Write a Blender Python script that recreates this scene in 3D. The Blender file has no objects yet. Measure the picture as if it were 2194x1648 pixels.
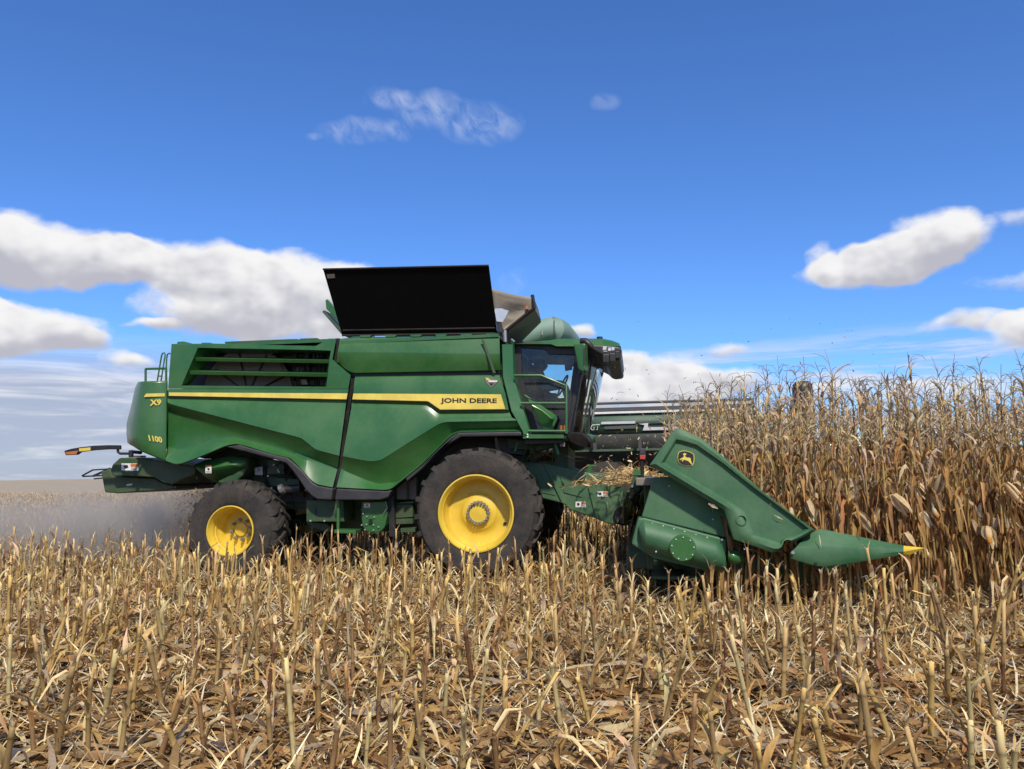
import bpy, bmesh, math, random
import numpy as np
from mathutils import Vector, Matrix
from math import radians, sin, cos, pi, atan2, asin, sqrt

random.seed(7)
RNG = np.random.default_rng(11)
SC = bpy.context.scene
COL = SC.collection

# ---------------------------------------------------------------- camera
CAM_H = 1.66
F_PX = 1657.0
HEADING, PITCH, ROLL = radians(9.0), radians(6.43), radians(1.0)
_r0 = np.array([cos(HEADING), sin(HEADING), 0.0])
_f0 = np.array([-sin(HEADING), cos(HEADING), 0.0])
_z0 = np.array([0.0, 0.0, 1.0])
_fw = _f0 * cos(PITCH) + _z0 * sin(PITCH)
_u1 = _z0 * cos(PITCH) - _f0 * sin(PITCH)
_rt = _r0 * cos(ROLL) - _u1 * sin(ROLL)
_up = _u1 * cos(ROLL) + _r0 * sin(ROLL)
EYE = np.array([0.0, 0.0, CAM_H])

cam_data = bpy.data.cameras.new('camera')
cam_data.sensor_width = 36.0
cam_data.lens = 36.0 * F_PX / 2194.0
cam_data.clip_start = 0.05
cam_data.clip_end = 9000.0
cam = bpy.data.objects.new('camera', cam_data)
COL.objects.link(cam)
m = Matrix.Identity(4)
for i in range(3):
    m[i][0], m[i][1], m[i][2], m[i][3] = _rt[i], _up[i], -_fw[i], EYE[i]
cam.matrix_world = m
SC.camera = cam


def ray(px, py):
    """Direction measured from the photograph (2194 x 1648 pixels)."""
    d = _fw + _rt * ((px - 1097.0) / F_PX) - _up * ((py - 824.0) / F_PX)
    return d / np.linalg.norm(d)


def P(px, py, Y):
    """Measured point at the real distance Y in front of the camera position."""
    d = ray(px, py)
    return tuple(EYE + d * (Y / d[1]))


def PG(px, py):
    d = ray(px, py)
    return tuple(EYE + d * (-CAM_H / d[2]))


def proj(p):
    q = np.asarray(p, float) - EYE
    z = q @ _fw
    return 1097 + F_PX * (q @ _rt) / z, 824 - F_PX * (q @ _up) / z


# ---------------------------------------------------------------- light and sky
SUN_EL, SUN_AZ = radians(46.0), radians(158.0)   # azimuth clockwise from +Y (behind the camera, to its right)
EXPOSURE = 0.0
SKY_STRENGTH = 0.138
sun_data = bpy.data.lights.new('sun', 'SUN')
sun_data.energy = 4.6
sun_data.angle = radians(3.0)
sun_data.color = (1.0, 0.93, 0.80)
sun = bpy.data.objects.new('sun', sun_data)
COL.objects.link(sun)
_sd = Vector((sin(SUN_AZ) * cos(SUN_EL), cos(SUN_AZ) * cos(SUN_EL), sin(SUN_EL)))
sun.rotation_euler = _sd.to_track_quat('Z', 'Y').to_euler()
sun.location = (0, 0, 30)

vs = SC.view_settings
vs.view_transform = 'Standard'
try:
    vs.look = 'None'
except Exception:
    pass
vs.gamma = 1.0
vs.exposure = EXPOSURE
vs.use_curve_mapping = False
SC.cycles.max_bounces = 7
SC.cycles.diffuse_bounces = 3
SC.cycles.glossy_bounces = 3
SC.cycles.transmission_bounces = 4
SC.cycles.transparent_max_bounces = 12
SC.cycles.volume_bounces = 0
SC.cycles.use_denoising = True

world = bpy.data.worlds.new('World')
SC.world = world
world.use_nodes = True
NT = world.node_tree
NT.nodes.clear()


class G:
    """Tiny helper that writes math into a node tree."""
    def __init__(s, nt):
        s.nt = nt

    def n(s, typ, **kw):
        nd = s.nt.nodes.new(typ)
        for k, v in kw.items():
            setattr(nd, k, v)
        return nd

    def put(s, sock, v):
        if isinstance(v, bpy.types.NodeSocket):
            s.nt.links.new(v, sock)
        else:
            sock.default_value = v

    def m(s, op, a, b=None, c=None, clamp=False):
        nd = s.n('ShaderNodeMath', operation=op, use_clamp=clamp)
        s.put(nd.inputs[0], a)
        if b is not None:
            s.put(nd.inputs[1], b)
        if c is not None:
            s.put(nd.inputs[2], c)
        return nd.outputs[0]

    def ramp(s, x, lo, hi, a=0.0, b=1.0, smooth=True):
        nd = s.n('ShaderNodeMapRange', interpolation_type='SMOOTHSTEP' if smooth else 'LINEAR')
        s.put(nd.inputs['Value'], x)
        nd.inputs['From Min'].default_value = lo
        nd.inputs['From Max'].default_value = hi
        nd.inputs['To Min'].default_value = a
        nd.inputs['To Max'].default_value = b
        return nd.outputs['Result']

    def xyz(s, x, y, z):
        nd = s.n('ShaderNodeCombineXYZ')
        s.put(nd.inputs[0], x); s.put(nd.inputs[1], y); s.put(nd.inputs[2], z)
        return nd.outputs[0]

    def noise(s, vec, scale, detail=4.0, rough=0.55, dist=0.0, lac=2.0):
        nd = s.n('ShaderNodeTexNoise')
        s.put(nd.inputs['Vector'], vec)
        nd.inputs['Scale'].default_value = scale
        nd.inputs['Detail'].default_value = detail
        nd.inputs['Roughness'].default_value = rough
        nd.inputs['Distortion'].default_value = dist
        nd.inputs['Lacunarity'].default_value = lac
        return nd.outputs['Fac']

    def mix(s, fac, a, b, blend='MIX'):
        nd = s.n('ShaderNodeMix', data_type='RGBA', blend_type=blend)
        s.put(nd.inputs[0], fac); s.put(nd.inputs[6], a); s.put(nd.inputs[7], b)
        return nd.outputs[2]


def build_sky():
    g = G(NT)
    out = g.n('ShaderNodeOutputWorld')
    bg = g.n('ShaderNodeBackground')
    NT.links.new(bg.outputs[0], out.inputs[0])
    sky = g.n('ShaderNodeTexSky', sky_type='NISHITA')
    sky.sun_disc = False
    sky.sun_elevation = SUN_EL
    sky.sun_rotation = SUN_AZ
    sky.altitude = 300
    sky.air_density = 1.0
    sky.dust_density = 0.2
    sky.ozone_density = 3.2
    tint = g.mix(1.0, sky.outputs[0], (0.52, 0.82, 1.27, 1), 'MULTIPLY')
    skyc = g.mix(1.0, tint, (SKY_STRENGTH,) * 3 + (1,), 'MULTIPLY')
    tc = g.n('ShaderNodeTexCoord')
    sep = g.n('ShaderNodeSeparateXYZ')
    NT.links.new(tc.outputs['Generated'], sep.inputs[0])
    X, Y, Z = sep.outputs
    az = g.m('ARCTAN2', X, Y)
    el = g.m('ARCSINE', Z)

    # cloud bodies, measured as centre and radii in the photograph
    bodies = [
        # x, y, rx, ry, weight
        (70, 528, 180, 66, 1.15), (-120, 530, 200, 70, 1.1), (235, 556, 120, 48, 1.0), (420, 575, 160, 62, 1.05),
        (600, 635, 190, 100, 1.2), (450, 665, 150, 62, 1.0), (760, 650, 120, 90, 1.0), (330, 706, 60, 14, .75),
        (30, 704, 165, 50, 1.2), (-150, 700, 160, 60, 1.1), (140, 730, 70, 28, .8), (270, 768, 54, 17, .75),
        (1860, 572, 130, 44, 1.1), (2000, 512, 95, 62, 1.15), (1765, 560, 34, 46, .6), (1940, 548, 110, 44, 1.0),
        (2200, 462, 62, 22, .42), (2185, 600, 90, 18, .42), (2055, 684, 80, 24, .7), (2200, 705, 75, 40, 1.0),
        (1550, 746, 56, 22, .72), (1370, 800, 140, 46, 1.0), (1500, 822, 150, 36, .9), (1240, 716, 26, 24, .85),
        (1330, 850, 220, 40, 1.0), (1800, 835, 170, 26, .55), (2080, 835, 160, 30, .55),
        (2700, 640, 190, 90, 1.1), (-420, 600, 190, 110, 1.1),
    ]

    def field(azs, els):
        tot = None; hs = None
        for (px, py, rx, ry, w) in bodies:
            d = ray(px, py)
            a0, e0 = atan2(d[0], d[1]), asin(d[2])
            ra, re = rx / F_PX * 0.95, ry / F_PX * 0.92
            u = g.m('MULTIPLY_ADD', azs, 1 / ra, -a0 / ra)
            v = g.m('MULTIPLY_ADD', els, 1 / re, -e0 / re)
            q = g.m('ADD', g.m('MULTIPLY', u, u), g.m('MULTIPLY', v, v))
            mm = g.m('MULTIPLY', g.m('MAXIMUM', g.m('SUBTRACT', 1.45, q), 0.0), w)
            hv = g.m('MULTIPLY', mm, v)
            tot = mm if tot is None else g.m('ADD', tot, mm)
            hs = hv if hs is None else g.m('ADD', hs, hv)
        return tot, g.m('DIVIDE', hs, g.m('ADD', tot, 0.05))

    # warp so that the outlines billow
    base = g.xyz(g.m('MULTIPLY', az, 1.0), g.m('MULTIPLY', el, 1.35), 0.37)
    w1 = g.m('SUBTRACT', g.noise(base, 11.0, 3.0, 0.5), 0.5)
    base2 = g.xyz(g.m('ADD', az, 3.1), g.m('MULTIPLY', el, 1.35), 1.9)
    w2 = g.m('SUBTRACT', g.noise(base2, 11.0, 3.0, 0.5), 0.5)
    azw = g.m('MULTIPLY_ADD', w1, 0.05, az)
    elw = g.m('MULTIPLY_ADD', w2, 0.045, el)
    tot, hgt = field(azw, elw)
    n_a = g.noise(base, 17.0, 8.0, 0.60)
    light = g.xyz(g.m('ADD', az, 0.008), g.m('MULTIPLY', g.m('ADD', el, 0.013), 1.35), 0.37)
    n_b = g.noise(light, 13.0, 3.0, 0.5)
    n_c = g.noise(base, 13.0, 3.0, 0.5)
    dens = g.m('MULTIPLY_ADD', g.m('MULTIPLY', g.m('SUBTRACT', n_a, 0.5), 1.9), g.m('MULTIPLY', tot, 4.0, clamp=True), tot)
    alpha = g.ramp(dens, 0.16, 1.2)
    thick = g.ramp(dens, 0.45, 1.7)

    # streets of low stratus near the horizon
    sv = g.xyz(g.m('MULTIPLY', az, 2.2), g.m('MULTIPLY', el, 21.0), 4.4)
    s1 = g.noise(sv, 2.4, 7.0, 0.6, 0.4)
    left = g.ramp(az, radians(-7), radians(-27), 0.0, 0.42)
    low = g.ramp(el, 0.175, 0.105)
    st = g.m('MULTIPLY', low, g.ramp(g.m('ADD', s1, left), 0.46, 0.68))
    # the rest of the sky goes on with the same scattered cumulus
    gv = g.xyz(g.m('MULTIPLY', X, 1.0), Y, g.m('MULTIPLY', Z, 1.9))
    gn = g.noise(gv, 3.4, 8.0, 0.55)
    win = g.m('MULTIPLY', g.ramp(az, -1.0, -0.82), g.ramp(az, 0.72, 0.52))
    win = g.m('MULTIPLY', win, g.ramp(el, 0.95, 0.72))
    rest = g.m('MULTIPLY', g.ramp(gn, 0.49, 0.60), g.m('SUBTRACT', 1.0, win))
    # thin wisps high up
    wisp = None
    for (px, py, rx, ry, w) in [(845, 212, 60, 22, .62), (930, 240, 80, 34, .62), (1030, 262, 85, 36, .55), (760, 280, 62, 26, .5),
                                (845, 280, 40, 16, .45), (680, 287, 18, 9, .35), (1302, 226, 28, 16, .3), (1090, 600, 30, 22, .3)]:
        d = ray(px, py)
        a0, e0 = atan2(d[0], d[1]), asin(d[2])
        ra, re = rx / F_PX * 1.3, ry / F_PX * 1.3
        u = g.m('MULTIPLY_ADD', azw, 1 / ra, -a0 / ra)
        v = g.m('MULTIPLY_ADD', elw, 1 / re, -e0 / re)
        q = g.m('ADD', g.m('MULTIPLY', u, u), g.m('MULTIPLY', v, v))
        mm = g.m('MULTIPLY', g.m('MAXIMUM', g.m('SUBTRACT', 1.0, q), 0.0), w)
        wisp = mm if wisp is None else g.m('MAXIMUM', wisp, mm)
    wispn = g.noise(g.xyz(g.m('MULTIPLY_ADD', el, 0.5, az), g.m('MULTIPLY', el, 0.8), 7.0), 42.0, 4.0, 0.55, 0.6)
    wisp = g.m('MULTIPLY', wisp, g.ramp(wispn, 0.30, 0.72))

    relief = g.m('MULTIPLY', g.m('SUBTRACT', n_c, n_b), 1.5)
    shade = g.m('MULTIPLY_ADD', hgt, 0.44, 0.66)
    shade = g.m('ADD', shade, relief)
    shade = g.m('ADD', shade, g.m('MULTIPLY', g.m('SUBTRACT', 1.0, thick), 0.10))
    shade = g.ramp(shade, 0.30, 1.0)
    ccol = g.mix(shade, (0.50, 0.505, 0.575, 1), (0.93, 0.925, 0.93, 1))
    stc = g.mix(g.ramp(s1, 0.42, 0.66), (0.43, 0.47, 0.59, 1), (0.78, 0.785, 0.83, 1))
    rc = g.mix(g.ramp(gn, 0.5, 0.75), (0.80, 0.80, 0.82, 1), (0.50, 0.51, 0.56, 1))
    c = g.mix(rest, skyc, rc)
    c = g.mix(g.m('MULTIPLY', st, 0.92), c, stc)
    c = g.mix(g.m('MULTIPLY', wisp, 0.85), c, (0.62, 0.70, 0.90, 1))
    c = g.mix(alpha, c, ccol)
    NT.links.new(c, bg.inputs['Color'])
    bg.inputs['Strength'].default_value = 1.0


build_sky()
# ---------------------------------------------------------------- materials
MATS = {}


def new_mat(name):
    mt = bpy.data.materials.new(name)
    mt.use_nodes = True
    MATS[name] = mt
    nt = mt.node_tree
    b = nt.nodes.get('Principled BSDF')
    return mt, nt, b, G(nt)


def paint(name, col, rough=0.35, metal=0.0, coat=0.0, dust=0.0, dustcol=(0.22, 0.17, 0.11), bump=0.0, scale=3.0, spec=0.5):
    """A surface with grain, dust and small differences of gloss."""
    mt, nt, b, g = new_mat(name)
    tc = g.n('ShaderNodeTexCoord').outputs['Object']
    n1 = g.noise(tc, scale, 5.0, 0.6)
    n2 = g.noise(tc, scale * 9.0, 4.0, 0.6)
    c = g.mix(g.ramp(n1, 0.35, 0.7), tuple(x * 0.88 for x in col) + (1,), tuple(min(1, x * 1.1) for x in col) + (1,))
    if dust:
        n3 = g.noise(tc, scale * 40.0, 3.0, 0.7)
        f = g.m('MULTIPLY', g.m('ADD', g.ramp(g.m('ADD', n1, g.m('MULTIPLY', n2, 0.5)), 0.5, 1.05), g.m('MULTIPLY', g.ramp(n3, 0.58, 0.75), 0.7)), dust, clamp=True)
        c = g.mix(f, c, tuple(dustcol) + (1,))
    nt.links.new(c, b.inputs['Base Color'])
    r = g.m('MULTIPLY_ADD', n2, 0.12, rough - 0.06)
    if dust:
        r = g.m('ADD', r, g.m('MULTIPLY', n1, 0.18 * min(1, dust * 3)))
    nt.links.new(r, b.inputs['Roughness'])
    b.inputs['Metallic'].default_value = metal
    b.inputs['Specular IOR Level'].default_value = spec
    if coat:
        b.inputs['Coat Weight'].default_value = coat
        b.inputs['Coat Roughness'].default_value = 0.12
    if bump:
        bp = g.n('ShaderNodeBump')
        bp.inputs['Strength'].default_value = bump
        bp.inputs['Distance'].default_value = 0.02
        nt.links.new(n2, bp.inputs['Height'])
        nt.links.new(bp.outputs[0], b.inputs['Normal'])
    return mt


paint('green', (0.019, 0.112, 0.021), 0.33, coat=0.22, dust=0.20, dustcol=(0.15, 0.15, 0.10), scale=1.6)
paint('green_dusty', (0.036, 0.115, 0.045), 0.46, coat=0.05, dust=0.30, dustcol=(0.20, 0.19, 0.13), scale=2.5)
paint('green_poly', (0.029, 0.118, 0.046), 0.52, dust=0.22, dustcol=(0.20, 0.20, 0.14), scale=2.0, bump=0.02)
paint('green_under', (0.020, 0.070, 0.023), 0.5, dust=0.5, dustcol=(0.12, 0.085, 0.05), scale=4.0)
paint('cart_green', (0.030, 0.085, 0.052), 0.5, dust=0.30, dustcol=(0.16, 0.16, 0.13), scale=1.0)
paint('cart_dark', (0.040, 0.048, 0.046), 0.6, dust=0.4, dustcol=(0.14, 0.12, 0.10), scale=1.5)
paint('yellow', (0.70, 0.48, 0.045), 0.38, coat=0.1, dust=0.10, dustcol=(0.30, 0.22, 0.10), scale=3.0)
paint('yellow_decal', (0.72, 0.55, 0.10), 0.35)
paint('black', (0.012, 0.012, 0.014), 0.42, dust=0.08, scale=3.0)
paint('black_sheet', (0.0025, 0.0025, 0.003), 0.55, spec=0.12)
paint('trim', (0.024, 0.023, 0.027), 0.5, dust=0.22, dustcol=(0.10, 0.09, 0.08), scale=4.0)
paint('rubber', (0.016, 0.015, 0.0145), 0.75, dust=0.75, dustcol=(0.075, 0.058, 0.044), scale=3.5, bump=0.25)
paint('steel', (0.36, 0.35, 0.33), 0.42, metal=0.75, dust=0.3, scale=8.0)
paint('screen', (0.24, 0.22, 0.21), 0.8, dust=0.5, dustcol=(0.11, 0.10, 0.09), scale=6.0, bump=0.3)
paint('tarp', (0.31, 0.27, 0.215), 0.85, dust=0.35, dustcol=(0.20, 0.17, 0.13), scale=2.5, bump=0.2)
paint('grey_sheet', (0.17, 0.15, 0.125), 0.6, dust=0.25, scale=2.0)
paint('white', (0.74, 0.73, 0.70), 0.45, dust=0.15, scale=6.0)
paint('clear_film', (0.42, 0.46, 0.54), 0.25, scale=3.0)
paint('green_hazed', (0.16, 0.27, 0.22), 0.55, dust=0.35, dustcol=(0.26, 0.25, 0.19), scale=3.0)  # auger green, with distance haze and sky reflection put into the colour
paint('red', (0.50, 0.05, 0.03), 0.5)
paint('orange_band', (0.55, 0.16, 0.03), 0.5)
paint('amber', (0.42, 0.13, 0.02), 0.25, coat=0.5)
paint('skin', (0.38, 0.22, 0.15), 0.55)
paint('hair', (0.02, 0.016, 0.013), 0.7)
paint('denim', (0.14, 0.24, 0.38), 0.85, scale=12, bump=0.2)
paint('shirt', (0.035, 0.04, 0.05), 0.85, scale=9, bump=0.2)
paint('boot', (0.18, 0.085, 0.035), 0.7)
paint('seat', (0.025, 0.025, 0.026), 0.8)
paint('interior', (0.07, 0.07, 0.07), 0.75)
paint('silver', (0.55, 0.57, 0.60), 0.4, dust=0.15, scale=2.0)


def glass(name, tint=(0.62, 0.72, 0.70), gloss=1.0):
    """Thin pane: clear, tinted, mirrors more at a grazing angle."""
    mt, nt, b, g = new_mat(name)
    nt.nodes.remove(b)
    out = nt.nodes['Material Output']
    tr = g.n('ShaderNodeBsdfTransparent')
    tr.inputs[0].default_value = tuple(tint) + (1,)
    gl = g.n('ShaderNodeBsdfGlossy')
    gl.inputs['Roughness'].default_value = 0.02
    fr = g.n('ShaderNodeFresnel')
    fr.inputs[0].default_value = 1.5
    tc = g.n('ShaderNodeTexCoord').outputs['Object']
    df = g.n('ShaderNodeBsdfDiffuse')
    df.inputs[0].default_value = (0.35, 0.33, 0.28, 1)
    mx = g.n('ShaderNodeMixShader')
    nt.links.new(g.m('MULTIPLY', fr.outputs[0], 1.5 * gloss, clamp=True), mx.inputs[0])
    nt.links.new(tr.outputs[0], mx.inputs[1])
    nt.links.new(gl.outputs[0], mx.inputs[2])
    m2 = g.n('ShaderNodeMixShader')
    nt.links.new(g.m('MULTIPLY', g.ramp(g.noise(tc, 2.5, 4.0), 0.4, 0.8), 0.07), m2.inputs[0])
    nt.links.new(mx.outputs[0], m2.inputs[1])
    nt.links.new(df.outputs[0], m2.inputs[2])
    nt.links.new(m2.outputs[0], out.inputs[0])
    return mt


glass('side_glass', (0.84, 0.91, 0.90), 0.6)
glass('front_glass', (0.82, 0.93, 0.90), 0.9)


def plant_mat(name, transl=0.22, vary=0.25):
    """Dry plant: colour per leaf comes from the mesh, streaks run through it."""
    mt, nt, b, g = new_mat(name)
    out = nt.nodes['Material Output']
    at = g.n('ShaderNodeAttribute', attribute_name='tone')
    tc = g.n('ShaderNodeTexCoord').outputs['Object']
    mp = g.n('ShaderNodeMapping')
    mp.inputs['Scale'].default_value = (1, 1, 0.25)
    nt.links.new(tc, mp.inputs[0])
    n1 = g.noise(mp.outputs[0], 60.0, 3.0, 0.6)
    n2 = g.noise(tc, 14.0, 3.0, 0.6)
    f = g.m('ADD', g.m('MULTIPLY_ADD', n1, 0.9, 0.55), g.m('MULTIPLY_ADD', n2, vary * 2, -vary))
    oi = g.n('ShaderNodeObjectInfo').outputs['Random']
    f = g.m('MULTIPLY', f, g.m('MULTIPLY_ADD', oi, 0.30, 0.85))
    vm = g.n('ShaderNodeVectorMath', operation='SCALE')
    nt.links.new(at.outputs['Color'], vm.inputs[0])
    nt.links.new(f, vm.inputs['Scale'])
    nt.links.new(vm.outputs[0], b.inputs['Base Color'])
    b.inputs['Roughness'].default_value = 0.62
    b.inputs['Specular IOR Level'].default_value = 0.22
    tl = g.n('ShaderNodeBsdfTranslucent')
    nt.links.new(vm.outputs[0], tl.inputs[0])
    mx = g.n('ShaderNodeMixShader')
    mx.inputs[0].default_value = transl
    nt.links.new(b.outputs[0], mx.inputs[1])
    nt.links.new(tl.outputs[0], mx.inputs[2])
    nt.links.new(mx.outputs[0], out.inputs[0])
    return mt


plant_mat('dry_leaf', 0.25)
plant_mat('dry_stalk', 0.0, 0.2)


def soil_mat():
    mt, nt, b, g = new_mat('field_soil')
    ps = g.n('ShaderNodeNewGeometry').outputs['Position']
    sp = g.n('ShaderNodeSeparateXYZ')
    nt.links.new(ps, sp.inputs[0])
    n1 = g.noise(ps, 7.0, 6.0, 0.65)
    n2 = g.noise(ps, 60.0, 4.0, 0.65)
    mp = g.n('ShaderNodeMapping')
    mp.inputs['Scale'].default_value = (0.05, 1.0, 1.0)
    nt.links.new(ps, mp.inputs[0])
    rows = g.noise(mp.outputs[0], 0.55, 4.0, 0.6)
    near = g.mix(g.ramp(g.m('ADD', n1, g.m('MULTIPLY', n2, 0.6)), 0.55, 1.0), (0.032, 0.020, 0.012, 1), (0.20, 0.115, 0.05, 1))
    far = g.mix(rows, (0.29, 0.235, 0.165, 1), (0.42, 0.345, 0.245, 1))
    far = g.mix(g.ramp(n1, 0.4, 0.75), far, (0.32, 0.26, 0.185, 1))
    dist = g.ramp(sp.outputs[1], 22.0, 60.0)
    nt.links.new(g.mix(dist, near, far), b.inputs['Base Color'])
    b.inputs['Roughness'].default_value = 0.95
    b.inputs['Specular IOR Level'].default_value = 0.1
    bp = g.n('ShaderNodeBump')
    bp.inputs['Strength'].default_value = 0.8
    bp.inputs['Distance'].default_value = 0.05
    nt.links.new(g.m('ADD', n1, g.m('MULTIPLY', n2, 0.4)), bp.inputs['Height'])
    nt.links.new(bp.outputs[0], b.inputs['Normal'])
    return mt


soil_mat()

# ---------------------------------------------------------------- object helpers


def tag(o, label=None, cat=None, group=None, kind=None):
    if label:
        o['label'] = label
    if cat:
        o['category'] = cat
    if group:
        o['group'] = group
    if kind:
        o['kind'] = kind
    return o


def empty(name, loc, label, cat, group=None):
    o = bpy.data.objects.new(name, None)
    o.empty_display_size = 0.2
    o.location = loc
    COL.objects.link(o)
    return tag(o, label, cat, group)


def origin_of(o):
    v = Vector((0, 0, 0))
    while o is not None:
        v += Vector(o.location)
        o = o.parent
    return v


class MB:
    """Collects faces (world coordinates) with a material and a tone per vertex."""
    def __init__(s):
        s.v = []; s.f = []; s.mi = []; s.c = []; s.mats = []

    def mat(s, name):
        if name not in s.mats:
            s.mats.append(name)
        return s.mats.index(name)

    def add(s, verts, faces, mat, tone=(0.5, 0.5, 0.5)):
        o = len(s.v)
        k = s.mat(mat)
        s.v.extend([tuple(map(float, q)) for q in verts])
        if len(tone) and isinstance(tone[0], (tuple, list, np.ndarray)):
            s.c.extend([tuple(t) for t in tone])
        else:
            s.c.extend([tuple(tone)] * len(verts))
        for f in faces:
            s.f.append([i + o for i in f])
            s.mi.append(k)

    def box(s, x0, x1, y0, y1, z0, z1, mat, tone=(.5, .5, .5)):
        v = [(x0, y0, z0), (x1, y0, z0), (x1, y1, z0), (x0, y1, z0), (x0, y0, z1), (x1, y0, z1), (x1, y1, z1), (x0, y1, z1)]
        s.add(v, [(0, 3, 2, 1), (4, 5, 6, 7), (0, 1, 5, 4), (1, 2, 6, 5), (2, 3, 7, 6), (3, 0, 4, 7)], mat, tone)

    def prism(s, pts, vec, mat, tone=(.5, .5, .5)):
        """A closed plate: outline pts, thickness vec."""
        n = len(pts)
        a = [tuple(p) for p in pts]
        b = [(p[0] + vec[0], p[1] + vec[1], p[2] + vec[2]) for p in pts]
        s.add(a + b, [list(range(n))[::-1], list(range(n, 2 * n))] + [(i, (i + 1) % n, n + (i + 1) % n, n + i) for i in range(n)], mat, tone)

    def loft(s, rows, mat, close=False, tone=(.5, .5, .5)):
        nr, nc = len(rows), len(rows[0])
        v = [p for r in rows for p in r]
        f = []
        for i in range(nr - 1):
            for j in range(nc - 1 + (1 if close else 0)):
                j2 = (j + 1) % nc
                f.append((i * nc + j, i * nc + j2, (i + 1) * nc + j2, (i + 1) * nc + j))
        s.add(v, f, mat, tone)

    def tube(s, path, r, mat, n=8, tone=(.5, .5, .5), caps=True):
        path = [Vector(p) for p in path]
        rs = r if isinstance(r, (list, tuple)) else [r] * len(path)
        rows = []
        prev = None
        for i, p in enumerate(path):
            t = (path[min(i + 1, len(path) - 1)] - path[max(i - 1, 0)])
            if t.length < 1e-9:
                t = Vector((0, 0, 1))
            t.normalize()
            if prev is None:
                up = Vector((0, 0, 1)) if abs(t.z) < 0.9 else Vector((1, 0, 0))
                a = t.cross(up).normalized()
            else:
                a = (prev - t * prev.dot(t)).normalized()
            prev = a
            b = t.cross(a)
            rows.append([tuple(p + (a * cos(2 * pi * k / n) + b * sin(2 * pi * k / n)) * rs[i]) for k in range(n)])
        o = len(s.v)
        s.loft(rows, mat, True, tone)
        if caps:
            k = s.mat(mat)
            s.f.append([o + i for i in range(n)][::-1]); s.mi.append(k)
            e = o + (len(rows) - 1) * n
            s.f.append([e + i for i in range(n)]); s.mi.append(k)

    def lathe(s, prof, cx, cz, mat, n=48, a0=0.0, a1=2 * pi):
        """Profile [(radius, y)] turned about an axis along Y through (cx, cz)."""
        full = abs(a1 - a0 - 2 * pi) < 1e-6
        k = n if full else n + 1
        rows = []
        for r, y in prof:
            rows.append([(cx + r * cos(a0 + (a1 - a0) * i / n), y, cz + r * sin(a0 + (a1 - a0) * i / n)) for i in range(k)])
        s.loft(rows, mat, full)

    def build(s, name, parent=None, smooth=False, bevel=0.0, org=None, seg=2, solid=0.0, off=-1):
        o0 = origin_of(parent) if org is None else Vector(org)
        me = bpy.data.meshes.new(name)
        V = np.array(s.v, dtype=np.float32).reshape(-1, 3) - np.array(o0, dtype=np.float32)
        me.from_pydata(V.tolist(), [], s.f)
        for mname in s.mats:
            me.materials.append(MATS[mname])
        if len(s.mats) > 1:
            me.polygons.foreach_set('material_index', np.array(s.mi, dtype=np.int32))
        if any(MATS[x].name in ('dry_leaf', 'dry_stalk') for x in s.mats):
            ca = me.attributes.new('tone', 'FLOAT_COLOR', 'POINT')
            arr = np.ones((len(s.v), 4), dtype=np.float32)
            arr[:, :3] = np.array(s.c, dtype=np.float32)
            ca.data.foreach_set('color', arr.ravel())
        me.update()
        if smooth:
            me.shade_smooth() if hasattr(me, 'shade_smooth') else me.polygons.foreach_set('use_smooth', [True] * len(me.polygons))
        ob = bpy.data.objects.new(name, me)
        COL.objects.link(ob)
        if parent is not None:
            ob.parent = parent
        else:
            ob.location = o0
        if smooth == 'auto':
            me.set_sharp_from_angle(angle=radians(38))
        if solid:
            md = ob.modifiers.new('thickness', 'SOLIDIFY')
            md.thickness = solid
            md.offset = off
        if bevel:
            md = ob.modifiers.new('edge', 'BEVEL')
            md.width = bevel
            md.segments = seg
            md.limit_method = 'ANGLE'
            md.angle_limit = radians(32)
            md.harden_normals = False
        return ob


def poly(pts, Y):
    return [P(x, y, Y) for x, y in pts]


def plate(name, pts, Y, depth, mat, parent, bevel=0.008, Ys=None):
    b = MB()
    q = poly(pts, Y) if Ys is None else [P(x, y, yy) for (x, y), yy in zip(pts, Ys)]
    b.prism(q, (0, depth, 0), mat)
    return b.build(name, parent, bevel=bevel)


def lerp_line(line, x):
    for (x0, y0), (x1, y1) in zip(line[:-1], line[1:]):
        if x <= x1:
            return y0 + (y1 - y0) * (x - x0) / max(1e-6, x1 - x0)
    return line[-1][1]


def smooth_line(line, n, sm=3):
    """Sample a measured outline at n places; corners are eased a little."""
    xs = np.linspace(line[0][0], line[-1][0], n)
    ys = np.array([lerp_line(line, x) for x in xs])
    for _ in range(sm):
        y2 = ys.copy()
        y2[1:-1] = (ys[:-2] + 2 * ys[1:-1] + ys[2:]) / 4
        ys = y2
    return list(zip(xs, ys))


def panel_loft(rows, n=60, mat='green', mb=None, sm=2):
    b = mb or MB()
    R = []
    for line, Y in rows:
        pts = smooth_line(line, n, sm)
        if callable(Y):
            R.append([P(x, y, Y(x)) for x, y in pts])
        else:
            R.append([P(x, y, Y) for x, y in pts])
    b.loft(R, mat)
    return b


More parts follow.
